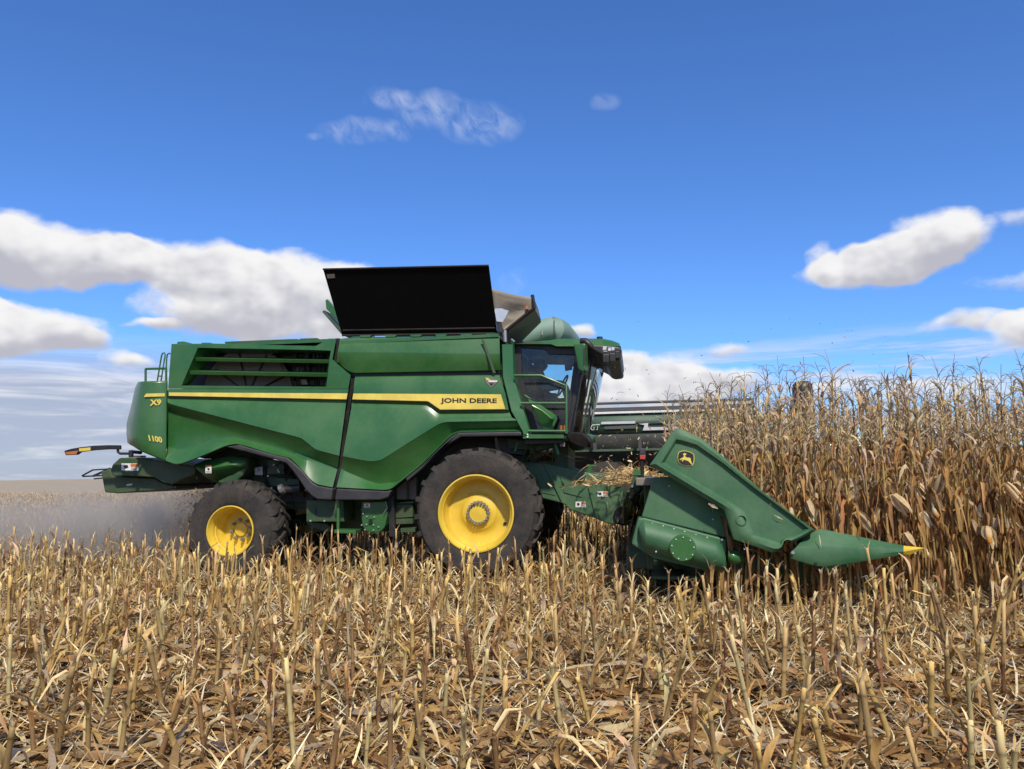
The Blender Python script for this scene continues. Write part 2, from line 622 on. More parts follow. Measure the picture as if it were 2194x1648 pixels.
def text_mb(body, quad, Y, mat, small=None, scale=0.8, bold=0.02, depth=0.003, shear=0.0):
    """Lettering as flat raised letters laid into the measured quad (tl, tr, br, bl)."""
    cu = bpy.data.curves.new('letters', 'FONT')
    cu.body = body
    cu.offset = bold
    cu.shear = shear
    cu.resolution_u = 3
    if small:
        cu.small_caps_scale = scale
        for i in small:
            cu.body_format[i].use_small_caps = True
    ob = bpy.data.objects.new('letters', cu)
    COL.objects.link(ob)
    dg = bpy.context.evaluated_depsgraph_get()
    me = bpy.data.meshes.new_from_object(ob.evaluated_get(dg))
    vs_ = np.array([v.co[:] for v in me.vertices])
    fs = [list(p.vertices) for p in me.polygons]
    bpy.data.objects.remove(ob)
    bpy.data.meshes.remove(me)
    lo, hi = vs_.min(0), vs_.max(0)
    out = []
    (ax, ay), (bx, by), (cx, cy), (dx, dy) = quad
    for v in vs_:
        u = (v[0] - lo[0]) / (hi[0] - lo[0]); w = (v[1] - lo[1]) / (hi[1] - lo[1])
        tx, ty = ax + (bx - ax) * u, ay + (by - ay) * u
        ux, uy = dx + (cx - dx) * u, dy + (cy - dy) * u
        out.append(P(ux + (tx - ux) * w, uy + (ty - uy) * w, Y))
    b = MB()
    n = len(out)
    b.add(out + [(x, y + depth, z) for x, y, z in out], [f for f in fs] + [[i + n for i in f][::-1] for f in fs], mat)
    # side walls from boundary edges
    cnt = {}
    for f in fs:
        for i in range(len(f)):
            e = (f[i], f[(i + 1) % len(f)])
            cnt[tuple(sorted(e))] = cnt.get(tuple(sorted(e)), 0) + 1
    for f in fs:
        for i in range(len(f)):
            e = (f[i], f[(i + 1) % len(f)])
            if cnt[tuple(sorted(e))] == 1:
                b.f.append([e[1], e[0], e[0] + n, e[1] + n]); b.mi.append(0)
    return b


def decal(name, x0, y0, x1, y1, Y, parent, band='orange_band', wide=False):
    """A small warning sticker: white field, coloured header, black symbol."""
    b = MB()
    b.prism(poly([(x0, y0), (x1, y0), (x1, y1), (x0, y1)], Y), (0, 0.003, 0), 'white')
    h = y1 - y0; w = x1 - x0
    if wide:
        b.prism(poly([(x0 + w * .55, y0 + .05 * h), (x1, y0 + .05 * h), (x1, y0 + .5 * h), (x0 + w * .55, y0 + .5 * h)], Y - 0.002), (0, 0.002, 0), band)
        b.prism(poly([(x0 + w * .12, y0 + .3 * h), (x0 + w * .36, y0 + .2 * h), (x0 + w * .42, y0 + .6 * h), (x0 + w * .2, y0 + .8 * h)], Y - 0.002), (0, 0.002, 0), 'black')
        for k in range(2):
            yy = y0 + h * (.62 + .18 * k)
            b.prism(poly([(x0 + w * .58, yy), (x1 - w * .05, yy), (x1 - w * .05, yy + h * .08), (x0 + w * .58, yy + h * .08)], Y - 0.002), (0, 0.002, 0), 'grey_sheet')
    else:
        b.prism(poly([(x0, y0), (x1, y0), (x1, y0 + .2 * h), (x0, y0 + .2 * h)], Y - 0.002), (0, 0.002, 0), band)
        b.prism(poly([(x0 + w * .3, y0 + .38 * h), (x0 + w * .65, y0 + .34 * h), (x0 + w * .7, y0 + .62 * h), (x0 + w * .4, y0 + .66 * h)], Y - 0.002), (0, 0.002, 0), 'black')
        for k in range(2):
            yy = y0 + h * (.74 + .13 * k)
            b.prism(poly([(x0 + w * .1, yy), (x1 - w * .1, yy), (x1 - w * .1, yy + h * .06), (x0 + w * .1, yy + h * .06)], Y - 0.002), (0, 0.002, 0), 'grey_sheet')
    return b.build(name, parent)
# ---------------------------------------------------------------- ground
def ground():
    me = bpy.data.meshes.new('field_ground')
    bm = bmesh.new()
    xs = [-4000, -800, -200, -60] + list(np.arange(-30, 30.1, 1.0)) + [60, 200, 800, 4000]
    ys = [-600, -100, -20, -4] + list(np.arange(0, 40.1, 1.0)) + [60, 100, 200, 400, 800, 1600, 4000, 8000]
    def gz(x, y):
        z = .02 * sin(x * 1.3 + y * .7) * sin(y * 1.1)
        d = max(0.0, y - 150)
        z += 1.0 * (1 - math.exp(-d / 900.0)) * 2.2 + max(0, -x - 100) * .0
        return z
    grid = [[bm.verts.new((x, y, gz(x, y))) for x in xs] for y in ys]
    for j in range(len(ys) - 1):
        for i in range(len(xs) - 1):
            bm.faces.new((grid[j][i], grid[j][i + 1], grid[j + 1][i + 1], grid[j + 1][i]))
    bm.to_mesh(me); bm.free()
    me.shade_smooth()
    me.materials.append(MATS['field_soil'])
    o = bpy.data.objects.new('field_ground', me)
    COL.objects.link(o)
    tag(o, 'harvested corn field running flat to the horizon', None, None, 'structure')


ground()
# ---------------------------------------------------------------- the combine harvester
BY = 12.0                                     # distance of its near flank


def PX(x, y, Y, ref=BY):
    q = P(x, y, ref)
    return (q[0], Y, q[2])


CB = empty('combine_harvester', (P(700, 1100, BY)[0], 13.65, 0.0),
           'big green combine harvester with black open tank cover cutting the corn', 'combine harvester')

# --- inner body
b = MB()
core = [(300, 830), (358, 824), (369, 744), (704, 738), (1068, 733), (1072, 800), (1088, 900), (1100, 915), (985, 922), (900, 984),
        (830, 1034), (690, 1028), (640, 985), (600, 965), (506, 945), (480, 950), (395, 982), (310, 962), (285, 938), (284, 900)]
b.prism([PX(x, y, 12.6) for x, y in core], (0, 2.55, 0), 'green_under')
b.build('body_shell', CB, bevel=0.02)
b = MB()
b.prism([PX(x, y, 12.58) for x, y in [(372, 748), (712, 745), (712, 836), (366, 836)]], (0, 0.015, 0), 'black')
b.build('engine_bay', CB)
# roof deck of the engine bay and tank
b = MB()
for x0, x1, y0, y1 in [(369, 700, 741, 741), (728, 1068, 730, 729)]:
    a, c = PX(x0, y0, 12.03), PX(x1, y1, 12.03)
    b.box(a[0], c[0], 12.03, 15.2, a[2] - .05, a[2], 'green')
b.build('top_deck', CB)

# --- rear flank: louvred upper half and creased lower half, one panel
rp = MB()
outer = [(367, 737), (455, 736), (677, 741), (704, 725.5), (721, 725.5), (713, 770), (752, 804), (747, 832), (360, 832)]
inner = [(424, 745), (470, 746), (677, 750), (700, 751), (709, 751.5), (706, 770), (702, 806), (699, 829), (389, 826)]
inner2 = [(466, 757), (495, 757), (677, 758), (698, 758), (704, 758), (701, 772), (697, 806), (694, 828), (404, 826)]
rp.loft([poly(outer, 12.07), poly([(x + (1 if x < 500 else -1), y + 1) for x, y in outer], 12.005), poly(inner, 12.0), poly(inner2, 12.36)], 'green', True)
rowsR = [
    ([(360, 833.5), (747, 833.5)], 12.03), ([(360.5, 834), (747, 834)], 12.0), ([(360, 840), (745, 842.5)], 11.995), ([(360, 849), (743, 857)], 11.995),
    ([(359.5, 850.5), (743, 858.5)], 12.03), ([(359, 854), (742, 863)], 12.035), ([(359, 857), (741, 867)], 12.015),
    ([(359, 860.5), (371, 865), (646, 936), (677, 961), (727, 974)], 11.975),
    ([(359, 862.5), (371, 867.5), (646, 938.5), (677, 963.5), (727, 976.5)], 11.972),
    ([(359, 865), (371, 870), (646, 941), (677, 966), (726.5, 979)], 11.99),
    ([(359, 878), (371, 883), (499, 921), (589, 945), (640, 966), (724, 1000)], 12.10),
    ([(359, 884), (371, 889), (499, 927), (589, 950), (640, 970), (723, 1003)], 12.118),
    ([(359, 955), (378, 959), (393, 960.5), (425, 951), (455, 939.5), (480, 935.5), (508, 936.5), (560, 950), (600, 960), (650, 976), (722.5, 1005)], 12.135),
    ([(358.5, 959), (378, 963), (393, 964), (425, 955), (455, 943.5), (480, 939.5), (508, 940), (560, 953), (600, 964), (650, 984), (722, 1008)], 12.13),
    ([(355, 987), (376, 994.5), (392, 992), (411, 985), (450, 969), (484, 954.5), (506, 950.5), (530, 956), (585, 973), (622, 981), (644, 1003), (668, 1030), (680, 1038), (713, 1044)], 11.99),
    ([(355, 989), (376, 997), (392, 994.5), (411, 987.5), (450, 971.5), (484, 957), (506, 953), (530, 958.5), (585, 975.5), (622, 984), (644, 1006), (668, 1033), (680, 1041), (713, 1046.5)], 12.02),
    ([(355, 989), (376, 997), (392, 994.5), (411, 987.5), (450, 971.5), (484, 957), (506, 953), (530, 958.5), (585, 975.5), (622, 984), (644, 1006), (668, 1033), (680, 1041), (713, 1046.5)], 12.3),
]
panel_loft(rowsR, 90, 'green', rp, sm=2)
REAR = rp.build('rear_side_panel', CB, smooth='auto')
for (x0, y0, x1, y1, h) in [(398, 766, 706, 771.5, 7.5), (391.5, 794.5, 702, 800, 8.0)]:
    s_ = MB()
    for yt, yb in [(0, h)]:
        fr = [P(x0, y0, 12.03), P(x1, y1, 12.03), P(x1, y1 + h, 12.06), P(x0 + 2, y0 + h, 12.06)]
        bk = [P(x0 + 12, y0 - 3, 12.34), P(x1 - 2, y1 - 3, 12.34), P(x1 - 2, y1 + 1, 12.34), P(x0 + 14, y0 + 1, 12.34)]
        s_.add(fr + bk, [(0, 1, 2, 3), (7, 6, 5, 4), (0, 4, 5, 1), (1, 5, 6, 2), (2, 6, 7, 3), (3, 7, 4, 0)], 'green')
    s_.build('louver_slat', REAR, bevel=0.006)
s_ = MB()
cx, _, cz = P(530, 845, 12.45)
R_ = 101 / F_PX * 12.9
s_.lathe([(0.02, 12.44), (R_ * .3, 12.44), (R_ * .96, 12.46), (R_, 12.44), (R_ * 1.05, 12.44), (R_ * 1.05, 12.5)], cx, cz, 'screen', 64)
for k in range(9):
    a = k * 2 * pi / 9 + .3
    p0 = (cx + R_ * .2 * cos(a), 12.43, cz + R_ * .2 * sin(a)); p1 = (cx + R_ * .96 * cos(a + .1), 12.44, cz + R_ * .96 * sin(a + .1))
    s_.tube([p0, p1], 0.016, 'black', 5)
s_.tube([P(577, 757, 12.42), P(596, 770, 12.42), P(608, 800, 12.42)], 0.012, 'steel', 5)
s_.build('rotary_screen', REAR, smooth='auto')
s_ = MB()
rr = random.Random(3)
for k in range(26):
    x = rr.uniform(622, 694); y = rr.choice([762, 788, 792, 817, 821]) + rr.uniform(-3, 4)
    w = rr.uniform(5, 22); h = rr.uniform(3, 9)
    q0, q1 = P(x, y - h, 12.5), P(min(x + w, 698), y + h, 12.5)
    yy = rr.uniform(12.42, 12.52)
    s_.box(q0[0], q1[0], yy, 12.56, q1[2], q0[2], rr.choice(['black', 'black', 'green_under', 'interior', 'steel' if k % 5 == 0 else 'black']))
for k in range(7):
    x = rr.uniform(625, 690)
    s_.tube([P(x, 755, 12.45), P(x + rr.uniform(-6, 6), 790, 12.43), P(x + rr.uniform(-12, 12), 829, 12.47)], 0.014, 'black', 5)
s_.build('engine_fittings', REAR, bevel=0.005)

# --- front flank
fp = MB()
rowsF = [
    ([(761, 807), (1071, 803)], 12.10), ([(761, 808), (1071, 804)], 12.02), ([(760, 811), (1071, 807)], 12.0),
    ([(757, 842), (1083, 844)], 11.995), ([(755, 857), (913, 861), (919, 862), (943, 879), (1090, 878)], 11.995),
    ([(755, 858.5), (912, 862.5), (918, 864), (942, 881), (1091, 880)], 12.03),
    ([(754, 862), (909, 866), (916, 868), (940, 886), (1092, 884)], 12.045),
    ([(753, 868), (906, 872), (914, 875), (938, 893), (1095, 891)], 12.02), ([(753, 873), (904, 877), (912, 881), (938, 897), (1097, 895)], 12.0),
    ([(735, 975), (785, 985), (800, 986), (817, 983), (877, 945), (939, 906.5), (950, 902.5), (961, 901.5), (1106, 899)], 11.972),
    ([(735, 977.5), (785, 987.5), (800, 988.5), (817, 985.5), (877, 947.5), (939, 909), (950, 905), (961, 904), (1107, 901.5)], 11.97),
    ([(735, 980), (785, 990), (800, 991), (817, 988), (877, 950), (939, 911.5), (950, 907.5), (961, 906.5), (1107, 904)], 11.985),
    ([(731, 1003), (787, 1026), (812, 1033), (851, 1031), (897, 994), (940, 953), (967, 926), (985, 919.5), (1114, 917)], 12.12),
    ([(730.5, 1006), (787, 1030), (812, 1037), (851, 1033), (898, 995.5), (940, 955), (967, 928), (985, 921.5), (1114, 919)], 12.125),
    ([(721, 1044), (826, 1050), (838, 1047.5), (868, 1024), (902, 996.5), (940, 959), (967, 933), (982, 926), (1116, 923.5)], 11.995),
    ([(721, 1046), (826, 1052), (838, 1049.5), (868, 1026), (902, 998.5), (940, 961), (967, 935), (982, 928), (1116, 925.5)], 12.02),
    ([(721, 1046), (826, 1052), (838, 1049.5), (868, 1026), (902, 998.5), (940, 961), (967, 935), (982, 928), (1116, 925.5)], 12.3),
]
panel_loft(rowsF, 90, 'green', fp, sm=2)
FRONT = fp.build('front_side_panel', CB, smooth='auto')

# --- tank flank
tp = MB()
rowsT = [
    ([(730, 726), (764, 722), (1069, 719)], 12.12), ([(728, 728), (764, 724), (1070, 721)], 12.06), ([(724, 752), (1071, 757)], 11.985), ([(723, 755), (1071, 760)], 11.985),
    ([(722, 776), (1072, 781)], 12.02),
    ([(722, 777), (750, 797), (757, 799), (1073, 793)], 12.06), ([(723, 779), (750, 799), (757, 801), (1073, 795)], 12.12),
]
panel_loft(rowsT, 60, 'green', tp, sm=1)
TANK = tp.build('tank_side_panel', CB, smooth='auto')
plate('panel_strut', [(1031, 727), (1037, 727), (1062, 800), (1056, 800)], 11.955, 0.02, 'green_under', CB)

# black strips standing in for the shade inside the panel gaps
b = MB()
for line, w in [([(723, 725), (716, 768), (718, 778), (755, 804), (757, 808), (748, 853), (731, 977), (726.5, 1005), (717, 1046), (712, 1071)], 5), ([(752, 803), (1082, 798)], 6)]:
    L = []; R2 = []
    for i, (x, y) in enumerate(line):
        if len(line) > 2:
            L.append(P(x - w, y, 12.14)); R2.append(P(x + w, y, 12.14))
        else:
            L.append(P(x, y - w, 12.16)); R2.append(P(x, y + w, 12.16))
    b.loft([L, R2], 'black')
b.build('seam_shade', CB, solid=0.02)

# --- yellow stripe, lettering, badge
b = MB()
b.prism(poly([(362, 841), (744.5, 843), (742, 855.5), (362, 848)], 11.99), (0, 0.004, 0), 'yellow_decal')
b.prism(poly([(362, 848.2), (742, 855.7), (741.6, 857.2), (362, 849.4)], 11.99), (0, 0.004, 0), 'black')
b.build('yellow_stripe', CB)
b = MB()
b.prism(poly([(757, 843.2), (1073, 845), (1082.5, 876.5), (943, 877.5), (918, 860), (912, 859.3), (755, 855.6)], 11.99), (0, 0.004, 0), 'yellow_decal')
b.prism(poly([(755, 855.8), (912, 859.5), (918, 860.2), (943, 877.7), (1082.5, 876.7), (1082.8, 878.4), (942, 879.4), (917, 862), (912, 861), (755, 857.2)], 11.99), (0, 0.004, 0), 'black')
b.build('yellow_stripe', CB)
text_mb('JOHN DEERE', [(944, 852.8), (1064.5, 853.6), (1064.5, 866.6), (944, 866)], 11.985, 'black', small=[1, 2, 3, 6, 7, 8, 9], scale=0.82, bold=0.028).build('lettering', CB)
text_mb('X9', [(320, 856.5), (345, 855.5), (346, 868), (321, 870)], 11.985, 'yellow_decal', bold=0.03, shear=0.1).build('lettering', CB)
text_mb('1100', [(317.5, 932), (347, 936.5), (347.5, 949), (318, 944.5)], 11.985, 'yellow_decal', bold=0.03, shear=-0.2).build('lettering', CB)
b = MB()
b.prism(poly([(1037, 809), (1047, 810), (1069, 814.5), (1061, 823), (1052, 831), (1043, 822)], 11.99), (0, 0.003, 0), 'grey_sheet')
b.prism(poly([(1040, 809.5), (1046, 810), (1051, 814), (1043, 815)], 11.985), (0, 0.003, 0), 'yellow_decal')
b.prism(poly([(1046, 815), (1067, 815.6), (1064, 818.8), (1047, 818.5)], 11.985), (0, 0.003, 0), 'white')
b.prism(poly([(1048, 821), (1058, 821.5), (1052, 827)], 11.985), (0, 0.003, 0), 'black')
b.build('tank_badge', CB)

# --- rear hood
b = MB()


def hood_row(y0, xs, ys_off=(0, 0, 0, 0, 0, 0)):
    Ys = (13.3, 12.75, 12.42, 12.16, 12.02, 11.995)
    return [P(x, y0 + o, Y) for x, o, Y in zip(xs, ys_off, Ys)]


rows = [
    hood_row(818, (300, 296, 297, 300, 308, 356), (0, 0, 0, 0, -1, -2)),
    hood_row(821, (298, 294, 296, 299, 307, 356), (0, 0, 0, 0, 0, 0)),
    hood_row(832, (292, 289, 292, 297, 306, 356)),
    hood_row(870, (284, 281, 285, 291, 302, 355.5)),
    hood_row(908, (274, 271, 276, 285, 298, 355)),
    hood_row(932, (274, 271, 276, 284, 298, 354.5), (0, 0, 0, 0, 3, 22)),
    hood_row(936, (274, 271.5, 276, 284, 298.5, 354.5), (0, 0, 2, 4, 6, 24)),
    hood_row(950, (278, 273, 278, 287, 303, 354), (0, -1, 1, 6, 14, 34)),
    hood_row(952, (284, 280, 284, 292, 306, 353), (2, 2, 4, 9, 17, 36)),
]
b.loft(rows, 'green')
HOOD = b.build('rear_hood', CB, smooth='auto', solid=0.04, off=1)
b = MB()
b.prism(poly([(313, 843.5), (353, 842.5), (353, 849.5), (308, 850.5)], 11.985), (0, 0.004, 0), 'yellow_decal')
b.build('yellow_stripe', HOOD)
b = MB()
for pts in [[(312, 817), (312, 790.5)], [(312, 790.5), (357, 789.5)], [(356, 817), (356, 789)]]:
    b.tube([P(x, y, 12.3) for x, y in pts], 0.02, 'green', 8)
b.tube([P(x, y, 12.9) for x, y in [(337, 817), (346, 763), (348.5, 757), (352, 756), (354, 760), (345, 817)]], 0.014, 'green', 8)
b.tube([P(x, y, 12.9) for x, y in [(355, 817), (357, 768), (359, 759), (363, 757), (368, 760)]], 0.014, 'green', 8)
b.tube([P(x, y, 12.9) for x, y in [(338, 806), (347, 806)]], 0.012, 'green', 6)
b.build('rear_ladder_rail', CB, smooth='auto')
# lids on the engine deck
for pts, mt in [([(481, 732), (637, 726), (640, 735), (483, 739)], 'green_under'), ([(641, 725.5), (679, 724), (682, 735), (645, 736)], 'green_under'),
                ([(684, 728), (697, 727), (694, 736), (684, 736)], 'black'), ([(380, 732), (394, 731.5), (412, 736), (412, 738), (378, 739)], 'green'), ([(432, 734), (450, 734), (456, 738), (430, 738)], 'green')]:
    plate('deck_lid', pts, 12.5, 1.3, mt, CB)

# --- straw chopper at the tail
CH = plate('straw_chopper', [(256, 981), (304, 980), (360, 990), (418, 1000), (418, 1016), (391, 1027), (369, 1037.5), (351, 1035), (330, 1023), (266, 1019), (242, 1021), (236, 1007), (241, 995)], 12.35, 2.5, 'green_under', CB, 0.02)
plate('spreader_skirt', [(216, 1011), (236, 1004), (240, 1020), (268, 1021.5), (331, 1025), (352, 1037), (371, 1040), (371, 1048), (300, 1053), (251, 1057.5), (224, 1055)], 12.55, 2.1, 'green_under', CH, 0.02)
decal('warning_decal', 260, 993, 296, 1008, 12.345, CH, wide=True)
plate('data_plate', [(271, 1038), (283, 1036), (283, 1039.5), (271, 1041.5)], 12.545, 0.004, 'silver', CH, 0)
b = MB()
b.tube([P(x, y, 12.7) for x, y in [(240, 1005), (199, 1007), (176, 1019.5), (178, 1021), (219, 1019)]], 0.015, 'black', 6)
b.tube([P(x, y, 12.9) for x, y in [(236, 1004), (200, 1020)]], 0.022, 'black', 6)
b.tube([P(x, y, 12.9) for x, y in [(202, 1026), (224, 1024)]], 0.014, 'black', 6)
b.build('chopper_handle', CH, smooth='auto')
# turn signal on its arm
b = MB()
top = [(137, 966), (152, 961.5), (170, 958.5), (200, 955), (230, 953.8), (256, 954)]
bot = [(256, 963), (230, 963), (200, 965), (172, 968.5), (164, 974.5), (140, 975.5)]
b.prism(poly(top + bot, 12.0), (0, 0.06, 0), 'black')
SIG = b.build('signal_arm', CB, bevel=0.01)
plate('amber_lens', [(139, 969), (168, 965.5), (163, 973.5), (142, 974.5)], 11.985, 0.014, 'amber', SIG, 0.004)
plate('yellow_sticker', [(169, 961), (193.5, 958.5), (193.5, 965), (170, 967.3)], 11.99, 0.009, 'yellow_decal', SIG, 0)
b = MB()
b.tube([P(x, y, 12.05) for x, y in [(252.5, 962), (253, 969), (257, 972), (280, 972)]], 0.022, 'black', 8)
b.tube([P(281, 965, 12.05), P(281, 980, 12.05)], 0.04, 'black', 8)
b.tube([P(281, 968, 12.05), P(302, 970, 12.3)], 0.03, 'black', 8)
b.tube([P(283, 978, 12.05), P(312, 978, 12.3)], 0.015, 'steel', 8)
b.build('signal_bracket', SIG, smooth='auto')

# --- black fender trim
plate('fender_trim', [(483, 957), (512, 953), (585, 974), (616, 981), (627, 990), (646, 1007), (669, 1034), (680, 1041), (713, 1046.5), (710, 1071.5), (680, 1070), (668, 1063), (655, 1050), (641, 1028), (622, 1003), (612, 992), (581, 982)], 11.97, 0.16, 'trim', CB, 0.02)
plate('fender_trim', [(721, 1047), (826, 1052.5), (839, 1050), (838, 1054), (831, 1066), (812, 1071.5), (717, 1071.5)], 11.97, 0.16, 'trim', CB, 0.02)
plate('fender_trim', [(868, 1026), (902, 998.5), (940, 961), (967, 935), (982, 927), (1116, 924.5), (1118, 934), (988, 936), (952, 956), (905, 1004), (872, 1032)], 11.97, 0.2, 'trim', CB, 0.02)

# --- corner beam beside the cab
b = MB()
b.loft([[P(1074, 738, 12.05), P(1075, 808, 12.03), P(1094, 880, 12.01), P(1118, 924, 12.0), P(1120, 931, 12.0)],
        [P(1076, 738, 12.0), P(1078, 808, 11.985), P(1096, 880, 11.965), P(1120, 924, 11.955), P(1122, 931, 11.955)],
        [P(1098, 738, 12.1), P(1100, 806, 12.06), P(1118, 868, 12.04), P(1134, 923, 12.03), P(1136, 931, 12.03)],
        [P(1102, 738, 12.2), P(1105, 806, 12.16), P(1121, 866, 12.12), P(1137, 922, 12.1), P(1139, 931, 12.1)],
        [P(1102, 738, 12.7), P(1104, 806, 12.7), P(1121, 866, 12.7), P(1137, 922, 12.7), P(1139, 931, 12.7)]], 'green')
b.build('corner_beam', CB, smooth='auto')

# --- open tank cover and extension
b = MB()
q = [P(692, 577, 11.55), P(1047, 569, 11.55), P(1065, 714, 12.1), P(733, 719, 12.1)]
b.prism(q, (0, 0.03, 0.004), 'black_sheet')
COVER = b.build('tank_cover', CB, bevel=0.004)
b = MB()
for a_, b_ in [((692, 577, 11.54), (1047, 569, 11.54)), ((735, 708, 12.06), (1064, 703, 12.06)), ((733, 719, 12.09), (1065, 714.5, 12.09))]:
    b.tube([P(*a_), P(*b_)], 0.016, 'black', 6)
b.build('cover_edge', COVER)
q = [P(700, 588, 11.585), P(717, 587, 11.585), P(718, 596, 11.62), P(702, 597, 11.62)]
b = MB(); b.prism(q, (0, -0.006, 0), 'grey_sheet'); b.build('cover_sticker', COVER)
b = MB()
for k in range(6):
    x = 770 + k * 54
    b.prism(poly([(x, 718.5 - k * .7), (x + 26, 718 - k * .7), (x + 22, 723 - k * .7), (x + 3, 723.5 - k * .7)], 12.05), (0, .06, 0), 'green')
b.build('cover_hinge', COVER, bevel=.004)
# far and rear flaps of the extension
b = MB()
zb = P(733, 719, 12.1)[2]; zt = P(692, 577, 11.55)[2]
xl, xr = P(733, 719, 12.1)[0], P(1065, 714, 12.1)[0]
b.prism([(xl - .2, 15.7, zt - .35), (xr, 15.7, zt - .35), (xr, 15.1, zb), (xl, 15.1, zb)], (0, 0.03, 0), 'black_sheet')
b.prism([P(690, 668, 12.5), P(694, 664, 12.5), P(735, 712, 12.4), P(733, 718, 12.4)], (0, 2.6, 0), 'green_under')
b.prism(poly([(697, 643), (702, 641), (722, 664), (728, 690), (715, 678), (699, 662)], 12.45), (0, .05, 0), 'green')
b.build('extension_flap', CB, bevel=.006)
# tarp between side cover and front flap: creased cloth with a clear window
b = MB()
NU, NV = 14, 12
A0, A1 = P(1053, 618, 11.78), P(1066, 714, 12.1)
B0, B1 = P(1140, 637, 12.25), P(1083, 711, 12.2)
grid = []
for i in range(NV + 1):
    v = i / NV
    row = []
    for j in range(NU + 1):
        u = j / NU
        a_ = np.array(A0) * (1 - v) + np.array(A1) * v
        Bt = np.array(P(1146, 660, 12.3))
        b_ = (np.array(B0) * (1 - v / .3) + Bt * (v / .3)) if v < .3 else (Bt * (1 - (v - .3) / .7) + np.array(B1) * ((v - .3) / .7))
        p = a_ * (1 - u) + b_ * u
        fold = sin(v * 15 + u * 3) * .016 + sin(v * 29 - u * 4 + 1) * .009
        p = p + np.array([0, fold * sin(pi * u) + .10 * sin(pi * u) * sin(pi * v), -0.02 * sin(pi * u) * (1 - v)])
        row.append(tuple(p))
    grid.append(row)
b.loft(grid, 'tarp')
TARP = b.build('tank_tarp', CB, smooth=True, solid=0.006)
plate('tarp_window', [(1059, 661), (1075, 661), (1090, 666), (1083, 680), (1077, 690), (1064, 688.5)], 11.93, .012, 'clear_film', TARP, 0)
b = MB()
b.prism([P(1143.5, 660.5, 12.28), P(1081, 712, 12.22), P(1112, 738, 13.7), P(1160, 690, 13.2)], (-.02, 0.0, .02), 'grey_sheet')
b.prism([P(1144, 638, 12.27), P(1153.5, 662, 12.9), P(1159.5, 687, 13.18), P(1144, 660, 12.28)], (-.02, 0, 0), 'grey_sheet')
FL = b.build('front_flap', CB, bevel=.004)
b = MB()
b.tube([P(1140.5, 632, 12.24), P(1145, 661, 12.24)], 0.03, 'black', 4)
b.tube([P(1145, 660, 12.25), P(1080, 712, 12.18)], 0.03, 'black', 4)
b.box(*[v for i in range(3) for v in sorted((P(1126, 656, 12.2)[i], P(1133, 664, 12.26)[i]))], 'amber')
b.tube([P(1081, 708, 12.16), P(1082, 733, 12.16)], 0.035, 'steel', 8)
b.build('flap_frame', FL)
# unloading auger swung out over the far side
b = MB()
b.tube([P(1100, 738, 13.7), P(1128, 722, 13.8), P(1160, 709, 13.9), P(1186, 704, 13.95)], [.10, .20, .21, .22], 'green_hazed', 20)
b.tube([P(1182, 706, 13.9), P(1184, 705.5, 13.9), P(1199, 712, 14.2), P(1218, 731, 15.2), P(1265, 795, 18.6)], [.12, .235, .235, .22, .22], 'green_hazed', 24)
b.tube([P(1161, 718, 13.66), P(1162, 704, 13.72), P(1166, 698, 13.9)], .012, 'steel', 6)
AUG = b.build('unloading_auger', CB, smooth='auto')
b = MB()
b.tube([P(1187, 735, 13.5), P(1187, 687, 13.5)], .010, 'black', 6)
b.build('antenna', AUG)

# --- underside: frame, boxes, axles
b = MB()
z1 = P(700, 1055, 12)[2]
x0 = P(560, 1000, 12.6)[0]; x1 = P(1110, 1000, 12.6)[0]
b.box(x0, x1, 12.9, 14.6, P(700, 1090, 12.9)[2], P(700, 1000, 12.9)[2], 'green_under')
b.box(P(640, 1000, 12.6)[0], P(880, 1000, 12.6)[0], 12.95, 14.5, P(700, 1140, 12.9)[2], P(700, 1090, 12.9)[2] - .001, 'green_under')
b.box(P(505, 1000, 12.6)[0], P(660, 1000, 12.6)[0], 12.85, 14.6, P(700, 1075, 12.9)[2], P(700, 985, 12.9)[2], 'interior')
b.box(P(872, 1000, 12.9)[0], P(1122, 1000, 12.9)[0], 12.92, 14.6, P(990, 1003, 12.9)[2], P(990, 912, 12.9)[2], 'interior')
b.build('chassis', CB, bevel=.01)
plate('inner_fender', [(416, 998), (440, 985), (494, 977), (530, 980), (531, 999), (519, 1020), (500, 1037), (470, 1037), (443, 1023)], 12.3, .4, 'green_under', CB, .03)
b = MB()
b.loft([[P(x, y, 12.29) for x, y in [(418, 998), (441, 987), (495, 979), (528, 982)]], [P(x, y, 12.22) for x, y in [(420, 1003), (443, 1005), (490, 997), (529, 993)]],
        [P(x, y, 12.33) for x, y in [(443, 1022), (468, 1035), (500, 1020), (524, 1005)]]], 'green')
IF = b.build('inner_fender', CB, smooth='auto', solid=.02)
decal('warning_decal', 440, 997, 453, 1014, 12.19, IF)
# machinery behind the rear wheel
b = MB()
rr = random.Random(5)
for pts, Y, mt in [([(535, 975), (600, 990), (650, 1050), (650, 1065), (560, 1040), (535, 1020)], 12.75, 'green_under'),
                   ([(573, 985), (608, 990), (608, 1016), (573, 1016)], 12.55, 'green_under'),
                   ([(575, 1022), (640, 1028), (642, 1050), (577, 1040)], 12.6, 'green_under'),
                   ([(545, 1002), (562, 1000), (563, 1018), (546, 1018)], 12.5, 'steel')]:
    b.prism(poly(pts, Y), (0, .2, 0), mt)
for k in range(16):
    x = rr.uniform(535, 660); y = rr.uniform(985, 1060)
    b.tube([P(x, y, 12.5), P(x + rr.uniform(-25, 25), y + rr.uniform(5, 30), 12.55), P(x + rr.uniform(-40, 40), y + rr.uniform(20, 60), 12.7)], rr.uniform(.008, .02), rr.choice(['black', 'black', 'green_under']), 6)
b.tube([P(600, 1050, 12.35), P(645, 1046, 12.35)], .07, 'black', 10)
